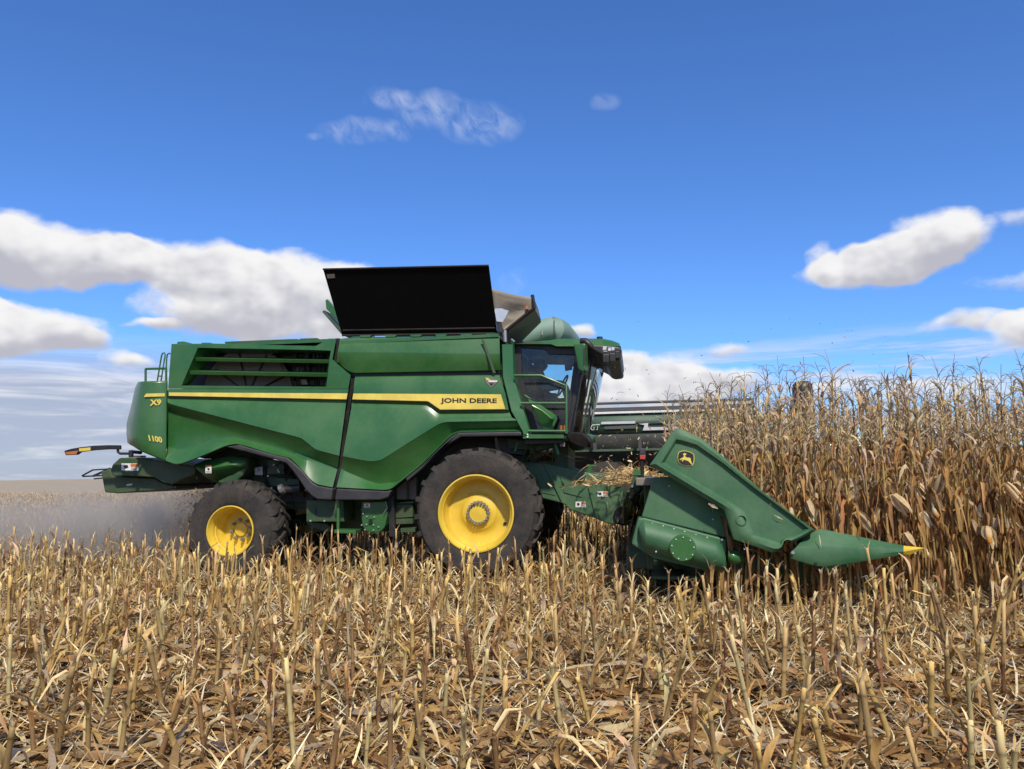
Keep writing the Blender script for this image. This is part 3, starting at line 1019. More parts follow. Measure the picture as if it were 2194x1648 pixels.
b.tube([P(601, 1050, 12.3), P(608, 1046, 12.3)], .085, 'steel', 10)
for k in range(12):
    x = rr.uniform(540, 655); y = rr.uniform(985, 1062)
    b.tube([P(x, y, 12.45), P(x, y, 12.5)], .018, 'steel', 6)
b.build('hydraulic_fittings', CB, bevel=0)
plate('belt_guard', [(656, 1072), (735, 1072), (737, 1118), (656, 1118)], 12.25, .5, 'green_under', CB, .012)
b = MB()
for x in (676, 713):
    b.prism(poly([(x - 1.5, 1087), (x + 1.5, 1087), (x + 1.5, 1103), (x - 1.5, 1103)], 12.24), (0, .012, 0), 'black')
for x in (665, 695):
    b.tube([P(x, 1116, 12.225), P(x, 1116, 12.26)], .016, 'steel', 8)
b.build('guard_slots', CB)
b = MB()
b.prism(poly([(721, 1072), (727, 1072), (726, 1136), (721, 1136)], 12.1), (0, .05, 0), 'green')
b.prism(poly([(716, 1135), (762, 1136), (762, 1143), (716, 1143)], 12.02), (0, .3, 0), 'green')
b.prism(poly([(655, 1118), (700, 1122), (720, 1140), (700, 1140), (668, 1130)], 12.5), (0, .2, 0), 'green_under')
b.build('side_step', CB, bevel=.006)
pts = [(775, 1075), (828, 1074), (830, 1100), (827, 1118)] + [(801 + 26 * cos(a), 1118 + 25 * sin(a)) for a in np.linspace(0, pi, 12)] + [(774, 1100)]
HG = plate('elevator_housing', pts, 12.2, .5, 'green', CB, .015)
decal('warning_decal', 780, 1077, 793, 1088, 12.19, HG)
b = MB()
for x, y in [(778, 1101), (786, 1107), (802, 1108), (775, 1125), (785, 1124), (800, 1125), (811, 1129), (782, 1135), (800, 1136)]:
    b.tube([P(x, y, 12.175), P(x, y, 12.21)], .013, 'steel', 8)
b.prism(poly([(790, 1112), (797, 1112), (797, 1122), (790, 1122)], 12.17), (0, .03, 0), 'black')
b.prism(poly([(773, 1091), (826, 1091), (826, 1093.5), (773, 1093.5)], 12.18), (0, .03, 0), 'green')
b.build('housing_bolt', HG)
b = MB()
b.prism(poly([(832, 1066), (843, 1052), (846, 1150), (834, 1150)], 12.3), (0, .1, 0), 'black')
for pts, mt in [([(846, 1078), (886, 1074), (886, 1078.5), (846, 1079.5)], 'green'), ([(846, 1081), (884, 1081), (884, 1108), (846, 1110)], 'green_under'),
                ([(850, 1046), (870, 1030), (892, 1022), (892, 1070), (850, 1070)], 'grey_sheet'), ([(844, 1112), (884, 1111), (884, 1122), (844, 1124)], 'green_under'),
                ([(858, 1132), (890, 1130), (890, 1140), (858, 1141)], 'green_under')]:
    b.prism(poly(pts, 12.45), (0, .12, 0), mt)
b.tube([P(874, 1020, 12.4), P(874, 1070, 12.4)], .018, 'green_under', 6)
b.tube([P(826, 1074, 12.15), P(830, 1088, 12.15), P(822, 1100, 12.15)], .008, 'steel', 6)
b.build('axle_plates', CB, bevel=.006)


# --- wheels
def wheel(name, px, py, Y, R, W, rim, dish, kind, label=None):
    cx, _, cz = P(px, py, Y)
    wr = bpy.data.objects.new(name, None)
    COL.objects.link(wr)
    wr.parent = CB
    o0 = origin_of(CB)
    wr.location = Vector((cx, Y, cz)) - o0
    if label:
        wr['label'] = label
    t = MB()
    prof = [(rim * .98, Y + .04), (rim + .015, Y + .015), (rim + .05, Y + .005), (rim + (R - rim) * .45, Y - .015), (rim + (R - rim) * .72, Y - .005), (R - .10, Y + .03), (R - .065, Y + .055), (R - .05, Y + .10),
            (R - .043, Y + W * .5), (R - .05, Y + W - .10), (R - .065, Y + W - .055), (R - .10, Y + W - .03), (rim + .05, Y + W), (rim, Y + W - .02)]
    t.lathe(prof, cx, cz, 'rubber', 96)
    N = 22 if R > .9 else 20

    def cyl(th, r, y):
        return (cx + r * cos(th), y, cz + r * sin(th))
    for k in range(N * 2):
        side = k % 2
        th0 = k * pi / N + 0.05
        d = .034 / R
        secs = []
        for f, rr_, yo in [(-.10, R - .20, -.012), (-.02, R - .115, .014), (0.0, R - .02, .05), (.18, R, .12), (1.0, R + .006, W * .53)]:
            th = th0 + .32 * max(0, f) * (.55 if R > .9 else .6)
            y = Y + yo if side == 0 else Y + W - yo
            dd = d * (1.15 if f < .2 else .85)
            top, bot = rr_, rr_ - (.06 if f > -.05 else .035)
            if f < 0:
                yi = y + (.03 if side == 0 else -.03)
                secs.append([cyl(th - dd, top, y), cyl(th + dd, top, y), cyl(th + dd, top, yi), cyl(th - dd, top, yi)])
            else:
                secs.append([cyl(th - dd, top, y), cyl(th + dd, top, y), cyl(th + dd * 1.15, bot, y + (.02 if side == 0 else -.02)), cyl(th - dd * 1.15, bot, y + (.02 if side == 0 else -.02))])
        o = len(t.v)
        t.loft(secs, 'rubber', True)
        t.f.append([o, o + 1, o + 2, o + 3]); t.mi.append(0)
        e = o + 16
        t.f.append([e + 3, e + 2, e + 1, e]); t.mi.append(0)
    t.build('tyre', wr, smooth='auto', org=(cx, Y, cz))
    r_ = MB()
    if kind == 'front':
        pr = [(rim * .97, Y + .06), (rim * 1.0, Y + .02), (rim * 1.0, Y + .0), (rim * .965, Y - .004), (rim * .93, Y + .02), (rim * .91, Y + .05), (rim * .885, Y + .06), (rim * .86, Y + dish * .85), (rim * .83, Y + dish),
              (rim * .62, Y + dish * 1.08), (rim * .49, Y + dish * 1.0), (rim * .465, Y + dish * .93), (rim * .44, Y + dish * .9), (rim * .33, Y + dish * .86), (rim * .325, Y + dish * .78), (.001, Y + dish * .76)]
    else:
        pr = [(rim * .97, Y + .06), (rim * 1.0, Y + .02), (rim * 1.0, Y), (rim * .96, Y - .004), (rim * .93, Y + .02), (rim * .91, Y + .09), (rim * .89, Y + .10), (rim * .885, Y + .18), (rim * .86, Y + .19), (rim * .85, Y + .27),
              (rim * .80, Y + .30), (rim * .74, Y + dish), (rim * .50, Y + dish * 1.03), (rim * .28, Y + dish * .98), (rim * .26, Y + dish * .9), (.001, Y + dish * .88)]
    r_.lathe(pr, cx, cz, 'yellow', 72)
    r_.build('rim', wr, smooth='auto', org=(cx, Y, cz))
    if kind == 'front':
        h = MB()
        h.lathe([(rim * .315, Y + dish * .85), (rim * .315, Y + dish * .80), (rim * .235, Y + dish * .78), (rim * .235, Y + dish * .86)], cx, cz, 'steel', 40)
        for k in range(20):
            a = k * 2 * pi / 20
            c_ = (cx + rim * .275 * cos(a), cz + rim * .275 * sin(a))
            h.tube([(c_[0], Y + dish * .80, c_[1]), (c_[0], Y + dish * .60, c_[1])], .022, 'steel', 6)
        h.build('hub_bolts', wr, smooth='auto', org=(cx, Y, cz))
        v = MB()
        a = -.42
        v.tube([(cx + rim * .74 * cos(a), Y + dish * 1.02, cz + rim * .74 * sin(a)), (cx + rim * .74 * cos(a), Y + dish * .97, cz + rim * .74 * sin(a))], .026, 'black', 10)
        v.build('valve_hole', wr, org=(cx, Y, cz))
    else:
        for k in range(8):
            a = k * pi / 4 + .2
            v = MB()
            c_ = (cx + rim * .40 * cos(a), cz + rim * .40 * sin(a))
            v.tube([(c_[0], Y + dish, c_[1]), (c_[0] + .01, Y + dish * .82, c_[1])], .03, 'steel', 6)
            v.tube([(c_[0] + .01, Y + dish * .82, c_[1]), (c_[0] + .015, Y + dish * .70, c_[1])], .018, 'steel', 6)
            v.build('wheel_stud', wr, org=(cx, Y, cz))
    return wr, cx, cz


fw, fwx, fwz = wheel('front_wheel', 1019, 1100, 11.72, 1.005, .62, .592, .30, 'front')
wheel('rear_wheel', 492, 1138, 11.9, .825, .62, .412, .40, 'rear')
# far side wheels
for o_, dy in ((fw, 3.35),):
    pass


def far_copy(src, dy):
    c = src.copy(); COL.objects.link(c); c.parent = src.parent
    c.location = src.location + Vector((0, dy, 0))
    c.rotation_euler = (0, 0, pi)
    for ch in src.children:
        d = ch.copy(); COL.objects.link(d); d.parent = c
    return c


fc = far_copy(fw, 3.9)
rwh = [o for o in CB.children if o.name == 'rear_wheel'][0]
far_copy(rwh, 3.5)
b = MB()
b.tube([(fwx, 12.3, fwz), (fwx, 15.0, fwz)], .22, 'green_under', 16)
b.build('axle', CB, smooth='auto')
b = MB()
rz = P(492, 1138, 11.9)
b.tube([(rz[0], 12.4, rz[2]), (rz[0], 14.9, rz[2])], .12, 'green_under', 12)
b.build('axle', CB, smooth='auto')

# --- feeder house
FHY = 12.75
fh = [(1112, 989), (1166, 991), (1260, 1013), (1309, 1020.5), (1319.5, 1027.8), (1334, 1050), (1343, 1068.5), (1344, 1087), (1338, 1092), (1325, 1124), (1302, 1122), (1276, 1111), (1220, 1092), (1207, 1079), (1165, 1068.5), (1110, 1058)]
FH = plate('feeder_house', fh, FHY, 1.8, 'green_dusty', CB, .02)
b = MB()
for pts in [[(1164, 993), (1171, 994), (1213, 1081), (1204, 1078)], [(1253, 1014), (1259, 1014), (1283, 1112), (1276, 1110)]]:
    b.prism(poly(pts, FHY - .03), (0, .03, 0), 'green_dusty')
b.prism(poly([(1148, 1018), (1164, 1019), (1190, 1062), (1160, 1056)], FHY - .012), (0, .012, 0), 'green_dusty')
b.build('side_rib', FH, bevel=.01)
b = MB()
b.prism(poly([(1200, 1018), (1222, 1022), (1238, 1025), (1247, 1066), (1208, 1056)], FHY - .016), (0, .016, 0), 'green_dusty')
DR = b.build('access_door', FH, bevel=.01)
plate('latch', [(1205, 1032), (1209, 1037), (1209, 1040), (1205, 1037)], FHY - .03, .014, 'black', DR, 0)
decal('warning_decal', 1170, 1037, 1181, 1049, FHY - .008, FH)
decal('warning_decal', 1233, 1075, 1255, 1087, FHY - .008, FH, wide=True)
decal('warning_decal', 1280, 1053, 1302, 1064, FHY - .008, FH, wide=True)
plate('hose_bracket', [(1255, 995.5), (1279, 997), (1279, 1000), (1268, 1001), (1267, 1015), (1258, 1014), (1259, 1001)], FHY + .1, .3, 'green', FH, .006)
b = MB()
cx, _, cz = P(1336, 1105, FHY)
b.lathe([(.16, FHY + .3), (.16, FHY - .04), (.145, FHY - .05), (.12, FHY - .03), (.001, FHY - .02)], cx, cz, 'black', 28)
b.tube([(cx, FHY, cz), (cx + .02, FHY - 1.2, cz + .0), P(1372, 1106, 11.2)], .055, 'black', 10)
b.build('drive_shaft', FH, smooth='auto')

# --- platform in front of the beam, railing, ladder
b = MB()
b.prism(poly([(1119, 929), (1207, 931), (1209, 939.5), (1120, 940)], 12.0), (0, .75, 0), 'green')
b.prism(poly([(1125, 941), (1205, 941), (1205, 950), (1125, 952)], 12.2), (0, .6, 0), 'black')
PL = b.build('cab_platform', CB, bevel=.006)
b = MB()
for pts in [[(1102, 804.5), (1159, 804.5), (1213, 826.5), (1213.5, 929)], [(1116, 864), (1213.5, 864)], [(1132, 923.5), (1213.5, 924)]]:
    b.tube([P(x, y, 11.98) for x, y in pts], .021, 'green', 8)
b.build('railing', PL, smooth='auto')
b = MB()
for x in (1130.5,):
    for y in (931, 936):
        b.tube([P(x, y, 11.98), P(x, y, 12.01)], .014, 'white', 8)
b.build('platform_bolt', PL)
b = MB()
b.tube([P(x, y, 12.3) for x, y in [(1188, 940), (1190, 955), (1196, 975)]], .03, 'green', 6)
b.tube([P(x, y, 12.3) for x, y in [(1110, 947), (1103, 968)]], .02, 'green', 6)
b.prism(poly([(1086, 940), (1200, 950), (1200, 954), (1150, 966), (1090, 960)], 12.5), (0, .4, 0), 'green_under')
b.prism(poly([(1185, 942), (1218, 944), (1218, 1010), (1190, 1012)], 12.9), (0, 1.4, 0), 'green_under')
b.prism(poly([(1060, 938), (1120, 940), (1122, 975), (1060, 970)], 12.7), (0, .3, 0), 'black')
for k in range(7):
    rrx = rr.uniform(1100, 1210)
    b.tube([P(rrx, 950, 12.4), P(rrx + rr.uniform(-20, 10), 970, 12.45), P(rrx + rr.uniform(-30, 10), 990, 12.6)], .014, rr.choice(['black', 'green_under']), 6)
b.build('platform_support', PL, bevel=.005)
b = MB()
b.prism(poly([(1199.5, 948), (1210, 948), (1210, 957), (1199.5, 957)], 12.25), (0, .05, 0), 'grey_sheet')
b.build('junction_box', PL, bevel=.004)
b = MB()
b.loft([[P(x, y, 12.25) for x, y in [(1215, 929.5), (1232, 929), (1250, 930), (1262, 938), (1270, 949.5)]],
        [P(x, y, 12.2) for x, y in [(1215, 931), (1232, 931), (1248, 933), (1258, 941), (1266, 952)]],
        [P(x, y, 12.25) for x, y in [(1218, 941), (1228, 946), (1240, 951), (1253, 954), (1266, 955.5)]],
        [P(x, y, 12.5) for x, y in [(1222, 955), (1230, 962), (1240, 962), (1250, 960), (1262, 957)]]], 'black')
b.build('cab_nose', CB, smooth='auto', solid=.03)
b = MB()
b.loft([[P(x, y, 12.25) for x, y in [(1215, 928.5), (1232, 928), (1250, 929), (1262, 937), (1270, 948.5)]],
        [P(x, y, 13.2) for x, y in [(1218, 929), (1240, 928.5), (1266, 930), (1275, 934), (1273, 948)]],
        [P(x, y, 14.6) for x, y in [(1235, 936), (1255, 935), (1268, 936), (1276, 938), (1277, 950)]]], 'green')
b.build('nose_deck', CB, smooth='auto', solid=.03)

# --- cab
CABY, CABF = 12.55, 14.85
MIDY = (CABY + CABF) / 2


def mir(q):
    return (q[0], 2 * MIDY - q[1], q[2])


b = MB()
sideprof = [(1101, 742), (1240, 742), (1217, 928), (1138, 928), (1104, 805)]
# floor, back wall, ceiling
q = [PX(x, y, CABY + .02, CABY) for x, y in [(1136, 922), (1222, 922), (1220, 930), (1139, 930)]]
b.prism(q, (0, CABF - CABY - .04, 0), 'interior')
bw = [PX(x, y, CABY + .03, CABY) for x, y in [(1100, 745), (1106, 745), (1110, 805), (1144, 928), (1137, 928), (1104, 805)]]
b.prism(bw, (0, CABF - CABY - .06, 0), 'interior')
q = [PX(x, y, CABY + .03, CABY) for x, y in [(1101, 731), (1285, 731), (1285, 734), (1101, 734)]]
b.prism(q, (0, CABF - CABY - .06, 0), 'interior')
CABI = b.build('cab_interior', CB)
CABP = CABI
for yy in (CABY, CABF - .06):
    b = MB()
    fr_out = [(1101, 737), (1182, 739), (1192, 745), (1247, 746), (1219, 928), (1138, 928), (1103, 806)]
    fr_in = [(1116, 745), (1165, 748), (1178, 759), (1232, 760), (1209, 922), (1152, 922), (1118, 806)]
    o_ = [PX(x, y, yy, CABY) for x, y in fr_out]; i_ = [PX(x, y, yy, CABY) for x, y in fr_in]
    if yy > 13:
        o_ = poly([(1112, 752), (1150, 750), (1200, 752), (1262, 760), (1244, 940), (1160, 940), (1114, 806)], yy)
        i_ = poly([(1126, 780), (1138, 768), (1190, 767), (1240, 775), (1230, 850), (1200, 853), (1131, 846)], yy)
    o2 = [(a, yy + .06, c) for a, _, c in o_]; i2 = [(a, yy + .06, c) for a, _, c in i_]
    b.loft([i2, i_, o_, o2, i2], 'black', True)
    b.build('cab_frame', CB, bevel=.006)
for yy in (CABY + .02, CABF - .04):
    g_ = MB()
    g_.prism([PX(x, y, yy, CABY) for x, y in [(1117, 746), (1165, 749), (1178, 760), (1231, 761), (1209.5, 921), (1152, 921), (1119, 806)]] if yy < 13 else poly([(1127, 780), (1139, 769), (1190, 768), (1239, 776), (1229, 849), (1200, 852), (1132, 845)], yy), (0, .006, 0), 'side_glass')
    g_.build('side_window', CB)
ws_cols = [
    [P(1241, 757, CABY), P(1240, 790, CABY), P(1232, 850, CABY), P(1219, 927, CABY)],
    [P(1264, 760, 12.72), P(1263, 792, 12.72), P(1254, 855, 12.72), P(1242, 928, 12.72)],
    [P(1285, 763, 13.05), P(1284, 795, 13.05), P(1271, 858, 13.05), P(1252, 928, 13.05)],
    [P(1294, 766, MIDY), P(1291, 797, MIDY), P(1276, 860, MIDY), P(1256, 929, MIDY)],
]
cols = ws_cols + [[mir(q) for q in c] for c in ws_cols[:3][::-1]]
# refine across with a smooth curve
arr = np.array(cols)
t0 = np.linspace(0, 1, 7); t1 = np.linspace(0, 1, 25)
fine = np.zeros((25, 4, 3))
for i in range(4):
    for k in range(3):
        co = np.polyfit(t0, arr[:, i, k], 4)
        fine[:, i, k] = np.polyval(co, t1)
g_ = MB()
g_.loft([[tuple(p) for p in c] for c in fine], 'front_glass')
WS = g_.build('windshield', CB, smooth=True)
for dx, yy in ((6, 12.8), (14, 13.5)):
    b = MB()
    b.tube([P(1262 + dx, 765 + dx, yy - .12), P(1254 + dx, 820, yy - .14), P(1250 + dx, 850, yy - .14)], .014, 'black', 5)
    b.tube([P(1258 + dx, 800, yy - .14), P(1240 + dx, 890, yy - .15)], .018, 'black', 5)
    b.build('wiper', WS)
b = MB()
b.prism([P(1245, 800, CABY - .04), P(1234, 800, CABY - .04), P(1214, 928, CABY - .04), P(1221, 928, CABY - .04)], (0.02, .10, 0), 'black')
b.build('front_post', CB, bevel=.01)
# roof
b = MB()
YS = [12.25, 12.5, 13.0, MIDY]
side = [(1100, 735), (1140, 732.5), (1173, 730), (1190, 727), (1243, 726), (1287, 726), (1311, 730.5), (1326, 736.5), (1329, 742)]
low = [(1100, 737), (1150, 737), (1181, 737.5), (1192, 742), (1243, 742), (1285, 742), (1311, 742), (1326, 742), (1329, 743)]
q_low = [PX(x, y, 12.42, 12.42) for x, y in low]
q_top = [PX(x, y, 12.5, 12.42) for x, y in side]
q_up = [(a, 12.75, c + .06) for a, _, c in q_top]
q_mid = [(a, MIDY, c + .12) for a, _, c in q_top]
rows = [q_low, q_top, q_up, q_mid, [mir(q) for q in q_up], [mir(q) for q in q_top], [mir(q) for q in q_low]]
b.loft(rows, 'green')
b.loft([q_low, [mir(q) for q in q_low]], 'black')
ROOF = b.build('cab_roof', CB, smooth='auto')
vis = [(1251, 737), (1290, 739), (1328, 743), (1333, 750), (1330, 757), (1331, 768), (1326, 772), (1311, 774), (1302, 772), (1292, 762), (1272, 752), (1250, 747)]
plate('visor', vis, 12.38, 2.6, 'black', ROOF, .03)
b = MB()
for k, (x0, y0, x1, y1) in enumerate([(1292, 742, 1300, 750), (1303, 745, 1310, 752), (1311, 744, 1317, 751)]):
    b.prism(poly([(x0, y0), (x1, y0 + .5), (x1 - 1, y1), (x0 - 1, y1)], 12.37), (0, .02, 0), 'silver')
b.prism(poly([(1292, 751.5), (1301, 752.5), (1301, 754), (1292, 753)], 12.37), (0, .02, 0), 'silver')
b.build('work_light', ROOF, bevel=.004)
b = MB()
for x, y, w, h in [(1300, 768, 9, 9), (1314, 766, 8, 9), (1324, 760, 6, 8)]:
    b.prism(poly([(x - w, y - h), (x + w * .6, y - h), (x + w * .6, y + h), (x - w, y + h)], 12.34), (0, .12, 0), 'black')
b.build('light_bar', ROOF, bevel=.012)
b = MB()
b.tube([P(1244, 731, 12.36), P(1254, 731, 12.34), P(1262, 738, 12.32), P(1268, 745, 12.34)], [.05, .055, .05, .045], 'black', 10)
b.build('mirror_arm', ROOF, smooth='auto')
b = MB()
b.tube([P(1285, 727, 12.9), P(1285, 722, 12.9)], .05, 'black', 12)
b.build('beacon', ROOF)
b = MB()
b.prism([P(1228, 737, 12.2), P(1253, 735.5, 12.16), P(1253.5, 793, 12.16), P(1248, 797.5, 12.17), P(1238, 791.5, 12.2)], (.04, .16, 0), 'green')
MR = b.build('side_mirror', CB, bevel=.02)
plate('mirror_glass', [(1250.5, 745), (1253.5, 745), (1253.5, 780), (1250.5, 782)], 12.15, .01, 'black', MR, 0)
# green console and stairs behind the railing
b = MB()
b.prism(poly([(1121, 845), (1126, 846), (1190, 889), (1194, 897), (1184, 921), (1163, 921), (1140, 872)], 12.3), (0, .10, 0), 'green')
b.loft([[P(x, y, 12.29) for x, y in [(1124, 848), (1160, 869), (1190, 890)]], [P(x, y, 12.2) for x, y in [(1140, 868), (1162, 880), (1185, 900)]], [P(x, y, 12.29) for x, y in [(1160, 912), (1170, 914), (1181, 919)]]], 'green')
b.build('stair_panel', CB, smooth='auto', bevel=.008)
b = MB()
b.tube([P(1206, 912, 12.2), P(1206, 925, 12.2)], .05, 'orange_band', 10)
b.build('marker_reflector', CB)
# seat, wheel and console inside
b = MB()
sx = lambda x, y, Y=13.5: P(x, y, Y)
b.prism([sx(1133, 826), (sx(1178, 838)[0], 13.5, sx(0 + 1178, 838)[2]), sx(1178, 852), sx(1138, 850)], (0, .5, 0), 'seat')
b.prism([sx(1128, 775), sx(1137, 776), sx(1146, 840), sx(1136, 842)], (0, .5, 0), 'seat')
b.prism([sx(1131, 762), sx(1138, 762), sx(1140, 775), sx(1132, 775)], (.0, .25, 0), 'seat')
b.prism([sx(1145, 852), sx(1172, 852), sx(1170, 905), sx(1148, 905)], (0.05, .4, 0), 'seat')
b.build('driver_seat', CABI, bevel=.03)
b = MB()
cx, cy, cz = P(1206, 826, 13.75)
ring = [(cx + .20 * cos(a) * .45, cy + .20 * sin(a), cz + .20 * cos(a) * .88) for a in np.linspace(0, 2 * pi, 25)]
b.tube(ring, .016, 'black', 8, caps=False)
b.tube([(cx, cy - .19, cz), (cx, cy + .19, cz)], .014, 'black', 6)
b.tube([(cx, cy, cz), (cx + .12, cy, cz - .30), (cx + .14, cy, cz - .75)], [.03, .05, .07], 'black', 8)
b.build('steering_wheel', CABI, smooth='auto')
b = MB()
b.prism([P(1166, 842, 13.2), P(1192, 842, 13.2), P(1194, 858, 13.2), P(1166, 858, 13.2)], (0, .22, 0), 'interior')
b.prism([P(1208, 772, 13.1), P(1226, 770, 13.1), P(1226, 792, 13.1), P(1211, 795, 13.1)], (.0, .05, 0), 'black')
b.build('armrest_console', CABI, bevel=.01)
# ---------------------------------------------------------------- driver
def skin_body(name, joints, edges, radii, mat, parent=None, sub=1, loc=(0, 0, 0)):
    me = bpy.data.meshes.new(name)
    o0 = Vector(loc) if parent is None else origin_of(parent)
    me.from_pydata([tuple(Vector(j) - o0) for j in joints], edges, [])
    ob = bpy.data.objects.new(name, me)
    COL.objects.link(ob)
    if parent is not None:
        ob.parent = parent
    else:
        ob.location = o0
    sk = ob.modifiers.new('skin', 'SKIN')
    sk.use_smooth_shade = True
    if not me.skin_vertices:
        bm = bmesh.new(); bm.from_mesh(me); bm.verts.layers.skin.verify(); bm.to_mesh(me); bm.free()
    for i, r in enumerate(radii):
        sv = me.skin_vertices[0].data[i]
        sv.radius = r if isinstance(r, tuple) else (r, r)
        sv.use_root = (i == 0)
    if sub:
        sb = ob.modifiers.new('sub', 'SUBSURF')
        sb.levels = sub; sb.render_levels = sub
    me.materials.append(MATS[mat])
    return ob


def build_driver():
    Yc = 13.75
    hx, hy, hz = P(1156, 784, Yc)
    hip = Vector((hx - .02, Yc, P(1150, 838, Yc)[2] + .06))
    head = Vector((hx + .03, Yc, hz))
    chest = hip + Vector((-.03, 0, .36))
    neck = Vector((head.x - .05, Yc, head.z - .17))
    kneeR = hip + Vector((.46, -.13, .04)); kneeL = hip + Vector((.46, .13, .04))
    ankR = kneeR + Vector((.10, 0, -.44)); ankL = kneeL + Vector((.10, 0, -.44))
    wrist = Vector(P(1202, 824, Yc))
    J = [hip, hip + Vector((-.03, 0, .18)), chest, neck, head + Vector((-.03, 0, -.07)),
         chest + Vector((0, -.20, .03)), chest + Vector((.10, -.25, -.20)), wrist + Vector((-.05, -.14, 0)),
         chest + Vector((0, .20, .03)), chest + Vector((.10, .25, -.20)), wrist + Vector((-.05, .14, 0)),
         hip + Vector((.03, -.11, 0)), kneeR, ankR, ankR + Vector((.17, 0, -.05)),
         hip + Vector((.03, .11, 0)), kneeL, ankL, ankL + Vector((.17, 0, -.05))]
    E = [(0, 1), (1, 2), (2, 3), (3, 4), (2, 5), (5, 6), (6, 7), (2, 8), (8, 9), (9, 10), (0, 11), (11, 12), (12, 13), (13, 14), (0, 15), (15, 16), (16, 17), (17, 18)]
    R = [(.15, .11), (.14, .11), (.16, .12), .06, .055, .07, .05, .035, .07, .05, .035, .09, .065, .045, .04, .09, .065, .045, .04]
    root = bpy.data.objects.new('person', None); COL.objects.link(root); root.location = hip
    tag(root, 'driver in dark shirt and blue jeans seated at the wheel in the glass cab', 'person')
    skin_body('clothed_body', J, E, R, 'shirt', root)
    # jeans over the legs
    for s, kn, an in ((-1, kneeR, ankR), (1, kneeL, ankL)):
        skin_body('trouser_leg', [hip + Vector((.0, .10 * s, 0)), hip + Vector((.22, .12 * s, .03)), kn, kn + Vector((.05, 0, -.2)), an + Vector((0, 0, .04))],
                  [(0, 1), (1, 2), (2, 3), (3, 4)], [.10, .092, .075, .066, .06], 'denim', root)
        skin_body('boot', [an + Vector((-.02, 0, .05)), an + Vector((.0, 0, -.05)), an + Vector((.12, 0, -.07)), an + Vector((.20, 0, -.075))], [(0, 1), (1, 2), (2, 3)], [.058, .058, .05, .04], 'boot', root)
        # hand with five fingers on the rim of the wheel
        w = wrist + Vector((-.05, .14 * s, 0))
        palm = w + Vector((.05, 0, .02))
        js = [w, palm]; es = [(0, 1)]; rs = [.03, .034]
        for k in range(4):
            f0 = palm + Vector((.03, (.028 - .018 * k), .012)); f1 = f0 + Vector((.03, 0, .012)); f2 = f1 + Vector((.008, 0, -.028)); f3 = f2 + Vector((-.018, 0, -.016 + .003 * abs(k - 1)))
            i = len(js); js += [f0, f1, f2, f3]; es += [(1, i), (i, i + 1), (i + 1, i + 2), (i + 2, i + 3)]; rs += [.0095, .009, .0085, .0075]
        t0 = palm + Vector((-.01, -.03 * s, .0)); t1 = t0 + Vector((.03, -.012 * s, -.018)); t2 = t1 + Vector((.025, .008 * s, -.01))
        i = len(js); js += [t0, t1, t2]; es += [(1, i), (i, i + 1), (i + 1, i + 2)]; rs += [.012, .011, .009]
        skin_body('hand', js, es, rs, 'skin', root)
    # head
    b = MB()
    n, mrows = 20, 14
    rows = []
    for i in range(mrows + 1):
        ph = pi * i / mrows
        row = []
        for k in range(n):
            th = 2 * pi * k / n
            x, y, z = sin(ph) * cos(th) * .098, sin(ph) * sin(th) * .076, cos(ph) * .118
            if z < -.02:
                f = 1 + (z + .02) * 2.2
                y *= f; x = x * f + (.018 if x > 0 else .0) * (1 - f)
            if abs(th) < .25 or abs(th - 2 * pi) < .25:
                if -.045 < z < .01:
                    x += .024
                if -.075 < z <= -.05:
                    x += .010
            if (.2 < th < .7 or 2 * pi - .7 < th < 2 * pi - .2) and -.01 < z < .025:
                x -= .010
            row.append((head.x + x, head.y + y, head.z + z))
        rows.append(row)
    b.loft(rows, 'skin', True)
    HD = b.build('head', root, smooth=True)
    for s in (-1, 1):
        e = MB()
        e.tube([(head.x - .005, head.y + .074 * s, head.z - .03), (head.x - .01, head.y + .088 * s, head.z), (head.x - .015, head.y + .078 * s, head.z + .025)], [.008, .014, .008], 'skin', 6)
        e.build('ear', HD, smooth=True)
        e = MB()
        e.tube([(head.x + .080, head.y + .032 * s, head.z + .008), (head.x + .088, head.y + .032 * s, head.z + .008)], .011, 'hair', 8)
        e.build('eye', HD, smooth=True)
    e = MB()
    e.tube([(head.x + .086, head.y - .022, head.z - .062), (head.x + .093, head.y, head.z - .060), (head.x + .086, head.y + .022, head.z - .062)], .006, 'red', 6)
    e.build('mouth', HD)
    h = MB()
    rows = []
    for i in range(9):
        ph = pi * .56 * i / 8
        rows.append([(head.x - .012 + sin(ph) * cos(2 * pi * k / n) * (.108 if cos(2 * pi * k / n) < .3 else .104 - .05 * max(0, ph - 1.1)), head.y + sin(ph) * sin(2 * pi * k / n) * .087, head.z + .012 + cos(ph) * .122) for k in range(n)])
    h.loft(rows, 'hair', True)
    h.build('hair', HD, smooth=True)


build_driver()

# ---------------------------------------------------------------- corn header
HY = 9.15
HX = P(1560, 1150, HY)[0]
HD_ = empty('corn_header', (HX, 13.7, 0.0), 'wide green corn header with pointed snouts and yellow tips mounted ahead of the combine', 'corn header')

